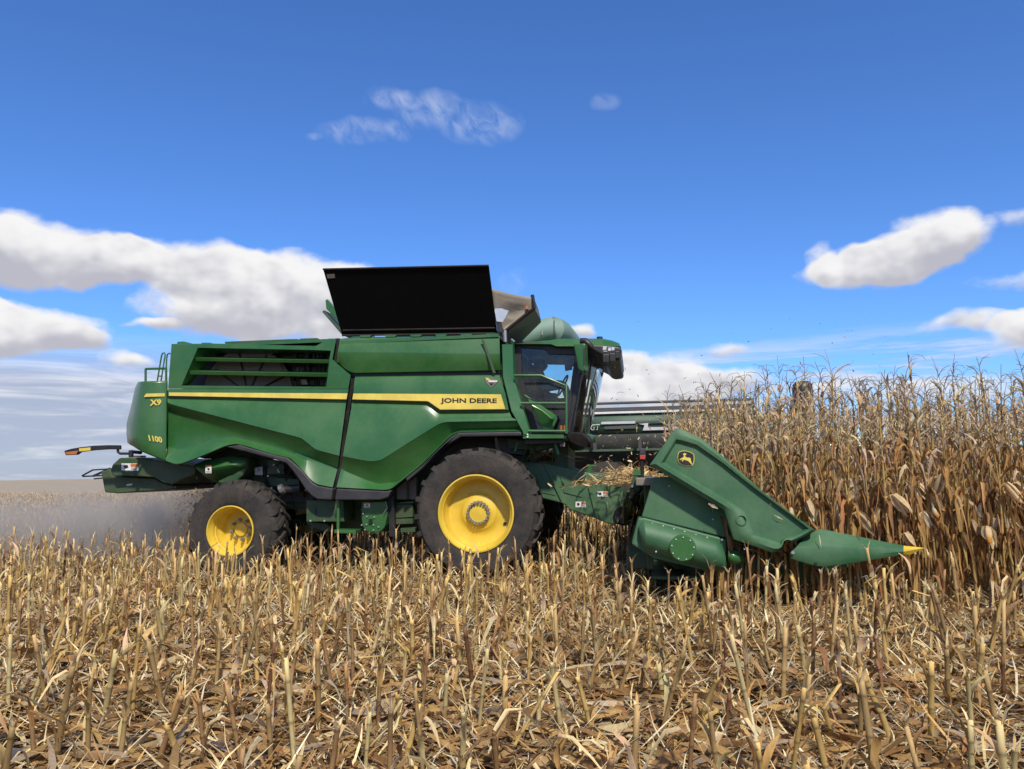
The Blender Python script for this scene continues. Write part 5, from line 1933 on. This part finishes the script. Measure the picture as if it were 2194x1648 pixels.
    o = at(1.0)
    lt = rng.uniform(.16, .34)
    sway = Vector((rng.uniform(-.10, .10), rng.uniform(-.10, .10), 0))
    tc = tone((.34, .25, .15), rng, .2)
    tb.tube([o, o + sway * .4 + Vector((0, 0, lt * .55)), o + sway + Vector((0, 0, lt))], [.0050, .0038, .0025], 'dry_leaf', 4, tc, False)
    for k in range(rng.randint(2, 5)):
        a = rng.uniform(0, 2 * pi); l = rng.uniform(.10, .24)
        p0 = o + sway * .3 + Vector((0, 0, lt * rng.uniform(.1, .55)))
        dr = rng.uniform(-.6, .5)
        pts = [p0, p0 + Vector((cos(a) * l * .35, sin(a) * l * .35, l * .45)), p0 + Vector((cos(a) * l * .75, sin(a) * l * .75, l * (.45 + dr * .3))), p0 + Vector((cos(a) * l * .95, sin(a) * l * .95, l * (.30 + dr * .7)))]
        tb.tube(pts, [.0035, .0034, .0030, .0018], 'dry_leaf', 3, tc, False)
    parts['tassel'].append(tb)
    return parts


def merge(mbs):
    r = MB()
    for b in mbs:
        o = len(r.v)
        r.v += b.v; r.c += b.c
        mp = [r.mat(x) for x in b.mats]
        r.f += [[i + o for i in f] for f in b.f]
        r.mi += [mp[i] for i in b.mi]
    return r


def mesh_of(b, name):
    o = b.build(name, None, smooth=True, org=(0, 0, 0))
    me = o.data
    bpy.data.objects.remove(o)
    return me


class Bulk:
    """Many copies of small meshes joined into one object (numpy, no loops over vertices)."""
    def __init__(s):
        s.V = []; s.L = []; s.T = []; s.M = []; s.C = []; s.n = 0

    @staticmethod
    def pack(b, order):
        V = np.array(b.v, dtype=np.float32); C = np.array(b.c, dtype=np.float32)
        tot = np.array([len(f) for f in b.f], dtype=np.int32)
        L = np.array([i for f in b.f for i in f], dtype=np.int32)
        M = np.array([order.index(b.mats[i]) for i in b.mi], dtype=np.int32)
        return V, C, tot, L, M

    def put(s, pk, x, y, z, rot, sc, f=1.0):
        V, C, tot, L, M = pk
        c, n = cos(rot), sin(rot)
        W = np.empty_like(V)
        W[:, 0] = (V[:, 0] * c - V[:, 1] * n) * sc[0] + x
        W[:, 1] = (V[:, 0] * n + V[:, 1] * c) * sc[0] + y
        W[:, 2] = V[:, 2] * sc[1] + z
        s.V.append(W); s.C.append(C * f); s.T.append(tot); s.M.append(M); s.L.append(L + s.n)
        s.n += len(V)

    def build(s, name, mats, smooth=True):
        V = np.concatenate(s.V); C = np.concatenate(s.C); T = np.concatenate(s.T); L = np.concatenate(s.L); M = np.concatenate(s.M)
        return raw_mesh(name, V, L, T, M, C, mats, smooth)


def raw_mesh(name, V, L, T, M, C, mats, smooth=True):
    me = bpy.data.meshes.new(name)
    me.vertices.add(len(V)); me.vertices.foreach_set('co', V.astype(np.float32).ravel())
    me.loops.add(len(L)); me.loops.foreach_set('vertex_index', L.astype(np.int32))
    me.polygons.add(len(T))
    me.polygons.foreach_set('loop_start', np.concatenate([[0], np.cumsum(T)[:-1]]).astype(np.int32))
    try:
        me.polygons.foreach_set('loop_total', T.astype(np.int32))
    except Exception:
        pass
    for x in mats:
        me.materials.append(MATS[x])
    if M is not None:
        me.polygons.foreach_set('material_index', M.astype(np.int32))
    if smooth:
        me.polygons.foreach_set('use_smooth', np.ones(len(T), dtype=bool))
    ca = me.attributes.new('tone', 'FLOAT_COLOR', 'POINT')
    arr = np.ones((len(V), 4), dtype=np.float32); arr[:, :3] = np.clip(C, 0, .85)
    ca.data.foreach_set('color', arr.ravel())
    me.update(calc_edges=True)
    me.validate()
    o = bpy.data.objects.new(name, me)
    COL.objects.link(o)
    return o


ORDER = ['dry_leaf', 'dry_stalk']


def ground_z(x, y):
    return .02 * sin(x * 1.3 + y * .7) * sin(y * 1.1)


# ---------------------------------------------------------------- stubble rows
ROW = .762
Y_FIRST_CORN = HY + .38
X_CUT = 1.0
_U = ['', 'first', 'second', 'third', 'fourth', 'fifth', 'sixth', 'seventh', 'eighth', 'ninth', 'tenth', 'eleventh', 'twelfth', 'thirteenth', 'fourteenth', 'fifteenth', 'sixteenth', 'seventeenth', 'eighteenth', 'nineteenth']
_TT = {2: 'twenty', 3: 'thirty', 4: 'forty', 5: 'fifty', 6: 'sixty', 7: 'seventy', 8: 'eighty', 9: 'ninety'}


def ordw(n):
    if n < 20:
        return _U[n]
    if n % 10 == 0:
        return _TT[n // 10][:-1] + 'ieth'
    return _TT[n // 10] + '-' + _U[n % 10]


KINDS_ = ['plain', 'leafy', 'split', 'bent', 'leaning', 'leafy', 'split', 'plain', 'short', 'red', 'leafy', 'bent', 'split', 'leaning', 'bent', 'leafy', 'leaning', 'bent', 'split', 'leafy']
STUBS = []
for i, k in enumerate(KINDS_):
    p = make_stub(100 + i, k)
    whole = merge(p['stalk'] + p['sheath_leaf'])
    STUBS.append(dict(kind=k, pack=Bulk.pack(whole, ORDER), mesh=mesh_of(whole, 'cut_stalk'),
                      stalk=mesh_of(p['stalk'][0], 'stalk'), leaves=[mesh_of(q, 'sheath_leaf') for q in p['sheath_leaf']]))
DESC = {'plain': 'cut corn stalk with frayed top', 'leafy': 'cut corn stalk wrapped in dry leaves', 'split': 'cut corn stalk split into prongs at top',
        'bent': 'cut corn stalk snapped and bent over', 'leaning': 'leaning cut corn stalk', 'short': 'short cleanly cut corn stalk', 'red': 'reddish brown cut corn stalk'}


def edge_x(Y):
    return P(0, 1400, Y)[0], P(2194, 1400, Y)[0]


tyres = [(fwx, 11.6, 1.0), (P(492, 1138, 11.9)[0], 11.8, .8)]
rs = random.Random(21)
near = []
rest = Bulk()
k = 0
ORD = ['nearest', 'second', 'third', 'fourth', 'fifth', 'sixth', 'seventh', 'eighth', 'ninth', 'tenth']
rows_y = [Y_FIRST_CORN - ROW * j for j in range(1, 10)][::-1]
rows_y = [y for y in rows_y if y > 3.0]
for ri, Y in enumerate(rows_y):
    xl, xr = edge_x(Y)
    x = xl - 2.2
    while x < xr + 2.6:
        x += rs.uniform(.11, .185) * (1.25 if Y < 6 else 1.0)
        if rs.random() < .05:
            continue
        near.append((Y + rs.uniform(-.045, .045), x, ri))
inview = [q for q in near if edge_x(q[0])[0] - .05 < q[1] < edge_x(q[0])[1] + .05]
inview.sort(key=lambda q: q[0] * cos(HEADING) - q[1] * sin(HEADING))
named = set(inview[:298])
detail = set(inview[:110])
PLACE = {}
for ri in range(len(rows_y)):
    for i, q in enumerate(sorted([q for q in inview if q[2] == ri], key=lambda q: proj((q[1], q[0], .2))[0])):
        PLACE[q] = i + 1
for (Y, x, ri) in near:
    v = rs.randrange(len(STUBS)); S_ = STUBS[v]
    sc = rs.uniform(.85, 1.2); sz = rs.uniform(.58, 1.16)
    rot = rs.uniform(0, 2 * pi)
    sc *= 1.04
    sz *= 1.0 + .24 * max(0, min(1, (Y - 4.2) / 4.0))
    if (Y, x, ri) not in named:
        rest.put(S_['pack'], x, Y, ground_z(x, Y), rot, (sc, sz), rs.uniform(.85, 1.15))
        continue
    lab = '%s, %s from left in the %s stubble row' % (DESC[S_['kind']], ordw(PLACE[(Y, x, ri)]), ORD[ri])
    if (Y, x, ri) in detail:
        o = empty('cut_stalk', (x, Y, ground_z(x, Y)), lab, 'corn stubble', 'cut corn stalks left standing in rows')
        a = bpy.data.objects.new('stalk', S_['stalk']); COL.objects.link(a); a.parent = o
        for lm in S_['leaves']:
            c = bpy.data.objects.new('sheath_leaf', lm); COL.objects.link(c); c.parent = o
    else:
        o = bpy.data.objects.new('cut_stalk', S_['mesh']); COL.objects.link(o)
        o.location = (x, Y, ground_z(x, Y))
        tag(o, lab, 'corn stubble', 'cut corn stalks left standing in rows')
    o.rotation_euler = (rs.gauss(0, .13), rs.gauss(0, .13), rot)
    o.scale = (sc, sc, sz)
# rows under and behind the machine
Y = Y_FIRST_CORN
while Y < 60:
    xl = edge_x(Y)[0] - 1.0
    xr = X_CUT + .2 if Y < 19 else edge_x(Y)[1]
    if Y > 26:
        xr = min(xr, P(1060, 1030, Y)[0])
    x = xl
    while x < xr:
        x += rs.uniform(.125, .205) * (1 if Y < 26 else 1.7)
        if rs.random() < .06:
            continue
        yy = Y + rs.uniform(-.05, .05)
        if any(abs(yy - ty - .3) < .42 and abs(x - tx_) < r_ * .55 for tx_, ty, r_ in tyres):
            continue
        S_ = STUBS[rs.randrange(len(STUBS))]
        hh = rs.uniform(.80, 1.38) if not (xb - .3 < x < X_CUT + 1 and Y < 18.5) else rs.uniform(.35, .55)
        rest.put(S_['pack'], x, yy, ground_z(x, yy), rs.uniform(0, 2 * pi), (rs.uniform(.9, 1.2) * (1 if Y < 26 else 1.5), hh), rs.uniform(.85, 1.15))
    Y += ROW * (1 if Y < 26 else 1.5)
tag(rest.build('far_stubble', ORDER), 'rows of cut corn stubble under and behind the combine', None, None, 'stuff')

# ---------------------------------------------------------------- leaf litter and chaff on the ground


def scatter(name, N, pos, length, width, lift, tones, mat, label, curl=.6, seg=4, stand=.12, seed=1):
    g = np.random.default_rng(seed)
    x, y = pos(g, N)
    z = np.abs(g.normal(0, lift, N)) + .006
    a = g.uniform(0, 2 * pi, N)
    Ln = g.uniform(length[0], length[1], N); W = g.uniform(width[0], width[1], N)
    tilt = g.normal(0, stand, N)
    arch = g.uniform(-.12, .28, N)
    cv = g.normal(0, curl, N)
    tw0 = g.normal(0, .6, N); tw1 = g.normal(0, 1.3, N)
    S = seg + 1
    s = np.linspace(-.5, .5, S)[None, :]
    hx, hy = np.cos(a)[:, None], np.sin(a)[:, None]
    lat = cv[:, None] * Ln[:, None] * (s * s)
    cxp = x[:, None] + hx * s * Ln[:, None] - hy * lat
    cyp = y[:, None] + hy * s * Ln[:, None] + hx * lat
    czp = z[:, None] + Ln[:, None] * (np.sin(tilt)[:, None] * (s + .5) * np.sign(tilt)[:, None] + arch[:, None] * (.25 - s * s))
    tw = tw0[:, None] + tw1[:, None] * s
    w = W[:, None] * .5 * (1 - (np.abs(s) * 2) ** 2.2 * .8)
    ox = -hy * np.cos(tw) * w; oy = hx * np.cos(tw) * w; oz = np.sin(tw) * w
    czp = np.maximum(czp, .004 + np.abs(oz))
    V = np.empty((N, S, 2, 3), dtype=np.float32)
    V[:, :, 0, 0] = cxp - ox; V[:, :, 0, 1] = cyp - oy; V[:, :, 0, 2] = czp - oz
    V[:, :, 1, 0] = cxp + ox; V[:, :, 1, 1] = cyp + oy; V[:, :, 1, 2] = czp + oz
    tn = np.array(tones, dtype=np.float32)
    c = tn[g.integers(0, len(tn), N)] * g.uniform(.75, 1.25, N)[:, None]
    C = np.repeat(c[:, None, :], S * 2, 1).reshape(-1, 3)
    base = (np.arange(N) * S * 2)[:, None, None]
    k = (np.arange(seg) * 2)[None, :, None]
    q = np.array([0, 1, 3, 2])[None, None, :]
    Lp = (base + k + q).reshape(-1)
    T = np.full(N * seg, 4, dtype=np.int32)
    o = raw_mesh(name, V.reshape(-1, 3), Lp, T, None, C, [mat])
    tag(o, label, None, None, 'stuff')
    return o


def strip(y0, y1, pad=2.6):
    def f(g, N):
        y = np.sqrt(g.uniform(y0 ** 2, y1 ** 2, N))
        l0, r0 = edge_x(1.0)
        x = g.uniform(0, 1, N) * ((r0 - l0) * y + 2 * pad) + l0 * y - pad
        return x, y
    return f


LT = [tuple(x * .78 for x in q) for q in [TAN, TAN, (.40, .25, .105), BROWN, (.34, .195, .078), PALE, GREYT, (.50, .32, .14), (.27, .155, .07), (.44, .25, .10)]]
scatter('leaf_litter', 25000, strip(3.0, 8.2), (.10, .46), (.016, .072), .040, LT, 'dry_leaf', 'dry corn leaves and husks littering the ground in front', seed=2)
scatter('leaf_litter', 20000, strip(8.2, 14.5, 2.6), (.10, .40), (.014, .050), .030, LT, 'dry_leaf', 'dry corn leaves littering the ground around the machine', seed=3)
scatter('leaf_litter', 17000, strip(14.5, 45, 2.0), (.2, .6), (.03, .08), .03, LT + [PALE, PALE], 'dry_leaf', 'dry corn leaves littering the field behind the machine', seed=4)
scatter('straw_litter', 20000, strip(3.0, 9.5), (.05, .22), (.003, .010), .060, [PALE, (.66, .58, .40), TAN, (.58, .45, .22), (.70, .64, .50)], 'dry_leaf', 'pale shredded stalk fibres strewn among the stubble', seed=5, stand=.5, curl=.4, seg=3)
scatter('straw_litter', 14000, strip(9.5, 16.0), (.06, .24), (.005, .012), .070, [PALE, (.66, .58, .40), TAN, (.58, .45, .22)], 'dry_leaf', 'pale shredded fibres strewn around the machine', seed=6, stand=.5, curl=.4, seg=3)

scatter('straw_litter', 12000, strip(3.0, 9.0), (.08, .30), (.005, .018), .03, [PALE, TAN, (.62, .48, .22), BROWN, (.74, .64, .42)], 'dry_leaf', 'torn leaf strips standing among the near stubble', seed=7, stand=1.0, curl=.5, seg=3)
scatter('straw_litter', 8500, strip(9.0, 16.0), (.10, .34), (.008, .022), .03, [PALE, TAN, (.62, .48, .22), BROWN, (.74, .64, .42)], 'dry_leaf', 'torn leaf strips standing among the stubble by the machine', seed=8, stand=1.0, curl=.5, seg=3)

# single stalks and husks lying in the foreground
rs = random.Random(5)
FALL = [
    ((190, 1612), (430, 1640), 'fallen corn stalk lying flat at the lower left corner of the field'),
    ((1195, 1440), (1085, 1640), 'broken corn stalk leaning across the foreground stubble near the centre'),
    ((1435, 1450), (1500, 1545), 'broken corn stalk slanting down to the right of centre'),
    ((1350, 1370), (1290, 1460), 'pale yellow broken stalk slanting between two stubble rows'),
    ((860, 1500), (790, 1640), 'thin broken stalk slanting in the foreground left of centre'),
    ((2120, 1440), (2010, 1520), 'rusty leaf wrapped stalk lying slantwise near the right edge'),
    ((1610, 1490), (1710, 1484), 'short bleached stalk piece lying level among right hand stubble'),
    ((1235, 1303), (1310, 1297), 'bleached straight stalk piece lying level below the corn header'),
]
for i, (p0, p1, lab) in enumerate(FALL):
    a0 = Vector(PG(*p1)); d = ray(*p0)
    # upper end stands a little above the ground, at about the same distance
    Yt = a0.y + rs.uniform(-.05, .12)
    a1 = Vector(P(p0[0], p0[1], Yt))
    a1.z = max(.03, a1.z); a0.z = .03
    if a1.z > .6:
        a1.z = .6
    b = MB()
    col = tone(rs.choice([STALKC, (.52, .40, .18)]), rs) if i not in (3, 6, 7) else (.62, .50, .26)
    stalk_geom(b, [a0, a0.lerp(a1, .5) + Vector((0, 0, .01)), a1], .013, .010, rs, [.3, .72], col)
    o = b.build('fallen_stalk', None, smooth=True, org=tuple(a0))
    tag(o, lab, 'corn stalk', 'broken stalks lying between the rows')
HUSKS = [((1072, 1492), .16, .06, (.60, .50, .33), 'large pale curled husk lying in the foreground just left of centre'),
         ((300, 1440), .30, .035, (.45, .26, .11), 'brown arched leaf on the ground at far left'),
         ((1460, 1600), .22, .05, (.48, .28, .12), 'brown curled leaf lying low at right of centre'),
         ((240, 1590), .20, .05, (.46, .26, .10), 'rusty brown leaf blade slanting at lower left'),
         ((1960, 1470), .26, .05, (.58, .46, .28), 'bleached husk leaf hanging on the stubble at right'),
         ((1640, 1600), .18, .05, (.66, .58, .40), 'white crumpled husk near the bottom right of centre')]
for (px, py), L, W, c, lab in HUSKS:
    o0 = Vector(PG(px, py))
    a = rs.uniform(-.5, .5)
    b = MB()
    pts = [o0 + Vector((cos(a) * L * (t - .5) * 2 * .6, sin(a) * L * (t - .5) * .6, .04 + L * .5 * (t * (1 - t)) * 1.6 + .03 * t)) for t in np.linspace(0, 1, 7)]
    ribbon(b, pts, [W * .3, W * .8, W, W, W * .85, W * .6, W * .15], (-sin(a), cos(a) * .8, .6), c, tuple(x * .9 for x in c), .5, twist=.9)
    o = b.build('husk_leaf', None, smooth=True, org=tuple(o0))
    tag(o, lab, 'dry leaf', 'single husks lying in the foreground')

for (px, py), Yh, L, W, c, lab in [((1528, 1084), HY - .03, .12, .035, (.62, .50, .33), 'tan husk scrap caught under the lower edge of the green divider'),
                                   ((1668, 1108), HY + .01, .11, .018, (.72, .62, .42), 'pale straw scrap stuck on the face of the green divider'),
                                   ((1757, 1160), HY - .02, .14, .010, (.66, .58, .36), 'thin straw hanging down over the green outer snout'),
                                   ((1302, 1085), 12.70, .16, .010, (.60, .50, .30), 'thin upright straw caught on the side of the feeder house')]:
    o0 = Vector(P(px, py, Yh)); b = MB()
    up = 'hanging' in lab or 'upright' in lab
    pts = [o0 + Vector(((t - .5) * L * (.1 if up else .85), -.01 * sin(pi * t), (.5 - t) * L * (1.0 if up else .5))) for t in np.linspace(0, 1, 5)]
    ribbon(b, pts, [W * .4, W, W, W * .8, W * .3], (0, -.3, 1) if not up else (1, 0, 0), c, c, .3)
    o = b.build('husk_scrap', None, smooth=True, org=tuple(o0))
    tag(o, lab, 'dry leaf', 'plant scraps caught on the machine')

# ---------------------------------------------------------------- standing corn
CORN = []
for i in range(16):
    p = make_corn(500 + i)
    whole = merge(p['stalk'] + p['leaf'] + p['ear'] + p['tassel'])
    CORN.append(dict(pack=Bulk.pack(whole, ORDER), mesh=mesh_of(whole, 'corn_plant'),
                     parts=[(nm, mesh_of(q, nm)) for nm in ('stalk', 'leaf', 'ear', 'tassel') for q in p[nm]]))
rs = random.Random(77)
plants = []
for r in range(12):
    Y = Y_FIRST_CORN + r * ROW
    xr = edge_x(Y)[1] + 2.8
    x = X_CUT + (-.42 if r < 7 else -.1) + rs.uniform(-.25, .2)
    while x < xr:
        x += rs.uniform(.105, .160) * (.75 if x < 1.9 else 1)
        plants.append((x, Y + rs.uniform(-.05, .05), r))
inv = [q for q in plants if q[0] < edge_x(q[1])[1] + .15]
inv.sort(key=lambda q: q[1] * cos(HEADING) - q[0] * sin(HEADING))
named = set(inv[:298]); detail = set(inv[:64])
PLACE = {}
for r in range(12):
    for i, q in enumerate(sorted([q for q in inv if q[2] == r])):
        PLACE[q] = i + 1
ORDC = ['the nearest', 'the second', 'the third', 'the fourth', 'the fifth', 'the sixth', 'the seventh', 'the eighth', 'the ninth', 'the tenth', 'the eleventh', 'the last']
bulk = Bulk()
LOOK = ['upright dry corn plant', 'dry corn plant with hanging ear', 'dry corn plant with curled brown leaves', 'tall dry corn plant with thin tassel']
for q in plants:
    x, Y, r = q
    v = rs.randrange(len(CORN)); C_ = CORN[v]
    rot = rs.uniform(0, 2 * pi); sc = rs.uniform(.9, 1.15); sz = rs.uniform(.93, 1.08)
    if q not in named:
        bulk.put(C_['pack'], x, Y, ground_z(x, Y), rot, (sc, sz), rs.uniform(.88, 1.12))
        continue
    lab = '%s, %s from left in %s standing row' % (LOOK[v % 4], ordw(PLACE[q]), ORDC[r])
    if q in detail:
        o = empty('corn_plant', (x, Y, ground_z(x, Y)), lab, 'corn plant', 'standing dry corn plants')
        for nm, me in C_['parts']:
            c = bpy.data.objects.new(nm, me); COL.objects.link(c); c.parent = o
    else:
        o = bpy.data.objects.new('corn_plant', C_['mesh']); COL.objects.link(o)
        o.location = (x, Y, ground_z(x, Y))
        tag(o, lab, 'corn plant', 'standing dry corn plants')
    o.rotation_euler = (rs.uniform(-.05, .05), rs.uniform(-.05, .05), rot)
    o.scale = (sc, sc, sz)
if bulk.V:
    tag(bulk.build('far_corn', ORDER), 'standing dry corn in the rows further back', None, None, 'stuff')

# ---------------------------------------------------------------- crop residue on the header, flying chaff, dust
def heap(name, N, cx, cy0, cy1, cz, sx, sz, seed, label):
    def pos(g, N):
        return g.normal(cx, sx, N), g.uniform(cy0, cy1, N)
    o = scatter(name, N, pos, (.08, .30), (.008, .03), .05, [TAN, PALE, TAN, (.50, .34, .16), (.62, .50, .28)], 'dry_leaf', label, seed=seed, stand=.4)
    me = o.data
    co = np.empty(len(me.vertices) * 3, dtype=np.float32); me.vertices.foreach_get('co', co)
    co = co.reshape(-1, 3)
    co[:, 2] = co[:, 2] * 1.0 + cz + sz * np.exp(-((co[:, 0] - cx) / (sx * 1.6)) ** 2) * (.6 + .4 * np.sin(co[:, 1] * 3.1))
    me.vertices.foreach_set('co', co.ravel()); me.update()
    return o


q = P(1330, 1022, 12.0)
heap('header_residue', 1500, q[0] + .1, 10.8, 16.5, q[2] - .17, .33, .16, 31, 'heap of chopped tan corn residue piled on the header behind the divider')
q = P(1160, 985, 12.9)
heap('feeder_residue', 450, q[0], 12.85, 14.0, q[2] - .05, .22, .08, 32, 'brown chaff lying on top of the feeder house')
g = np.random.default_rng(9)


def fly(name, N, box, size, tones, label, seed):
    g = np.random.default_rng(seed)
    px = box[0] + (box[1] - box[0]) * g.uniform(0, 1, N) ; py = box[2] + (box[3] - box[2]) * g.beta(2.0, 1.2, N)
    Yd = g.uniform(box[4], box[5], N)
    V = []; L = []; C = []
    for i in range(N):
        c = np.array(P(px[i], py[i], Yd[i]))
        d = g.normal(0, 1, 3); d /= np.linalg.norm(d)
        e = np.cross(d, g.normal(0, 1, 3)); e /= np.linalg.norm(e)
        l = g.uniform(*size); w = l * g.uniform(.12, .4)
        k = np.cross(d, e) * l * .2
        p = [c - d * l - e * w, c - d * l + e * w, c + e * w * 1.2 + k, c - e * w * 1.2 + k, c + d * l - e * w * .6, c + d * l + e * w * .6]
        o = len(V); V += p
        L += [o, o + 1, o + 2, o + 3, o + 3, o + 2, o + 5, o + 4]
        C += [np.array(tones[g.integers(0, len(tones))]) * g.uniform(.7, 1.2)] * 6
    o = raw_mesh(name, np.array(V), np.array(L), np.full(2 * N, 4), None, np.array(C), ['dry_leaf'])
    tag(o, label, None, None, 'stuff')


fly('flying_chaff', 90, (1290, 1900, 650, 880, 10.5, 17), (.008, .028), [BROWN, TAN, (.2, .13, .07)], 'dark bits of chaff flying in the sky above the header', 41)
fly('flying_chaff', 170, (1270, 1440, 880, 1030, 11, 17), (.006, .032), [TAN, PALE, (.6, .5, .28)], 'tan bits of chaff flying between cab and header', 42)
fly('flying_chaff', 900, (375, 470, 985, 1150, 12.3, 14.6), (.006, .022), [TAN, BROWN, (.30, .2, .1)], 'brown chaff falling behind the rear wheel', 43)
b = MB()
o0 = Vector(P(1330, 844, 13.0))
pts = [o0 + Vector((.16 * (t - .5), .02 * t, .028 * (1 - (2 * t - 1) ** 2))) for t in np.linspace(0, 1, 6)]
ribbon(b, pts, [.008, .022, .030, .030, .022, .006], (0, 1, .25), (.30, .14, .05), (.40, .2, .09), .3)
o = b.build('flying_husk', None, smooth=True, org=tuple(o0))
tag(o, 'single brown curled leaf flying in the sky right of the cab', 'dry leaf')


def dust(name, lo, hi, dens, col, label, fall=(1, 1, 1)):
    mt = bpy.data.materials.new(name); mt.use_nodes = True
    nt = mt.node_tree; nt.nodes.clear(); g = G(nt)
    out = g.n('ShaderNodeOutputMaterial')
    pv = g.n('ShaderNodeVolumePrincipled')
    pv.inputs['Color'].default_value = tuple(col) + (1,)
    pv.inputs['Anisotropy'].default_value = .1
    tc = g.n('ShaderNodeTexCoord').outputs['Generated']
    sp = g.n('ShaderNodeSeparateXYZ'); nt.links.new(tc, sp.inputs[0])
    ps = g.n('ShaderNodeNewGeometry').outputs['Position']
    n1 = g.noise(ps, .9, 4.0, .6, .6)
    fx = g.m('MULTIPLY', g.ramp(sp.outputs[0], 0.0, fall[0]), g.ramp(sp.outputs[0], 1.0, .90))
    fy = g.m('MULTIPLY', g.ramp(sp.outputs[1], 0.0, .3), g.ramp(sp.outputs[1], 1.0, .7))
    fz = g.ramp(sp.outputs[2], 1.0, .15)
    f = g.m('MULTIPLY', g.m('MULTIPLY', fx, fy), g.m('MULTIPLY', fz, g.ramp(n1, .32, .68)))
    nt.links.new(g.m('MULTIPLY', f, dens), pv.inputs['Density'])
    nt.links.new(pv.outputs[0], out.inputs['Volume'])
    MATS[name] = mt
    b = MB()
    b.box(lo[0], hi[0], lo[1], hi[1], lo[2], hi[2], name)
    o = b.build(name, None, org=tuple((a + c) / 2 for a, c in zip(lo, hi)))
    tag(o, label, None, None, 'stuff')
    return o


xr_ = P(470, 1100, 13)[0]
dust('dust_cloud', (xr_ - 12.5, 11.6, .02), (xr_ + .5, 21.0, 1.80), 1.25, (.95, .85, .73), 'grey brown dust blowing out behind the rear wheel', (.95, 1, 1))
dust('chaff_stream', (P(335, 1100, 12.6)[0], 12.2, .15), (P(480, 1100, 12.6)[0], 14.6, P(430, 985, 12.6)[2]), 2.4, (.60, .41, .24), 'brown stream of chaff falling from the chopper behind the rear wheel', (.6, 1, 1))
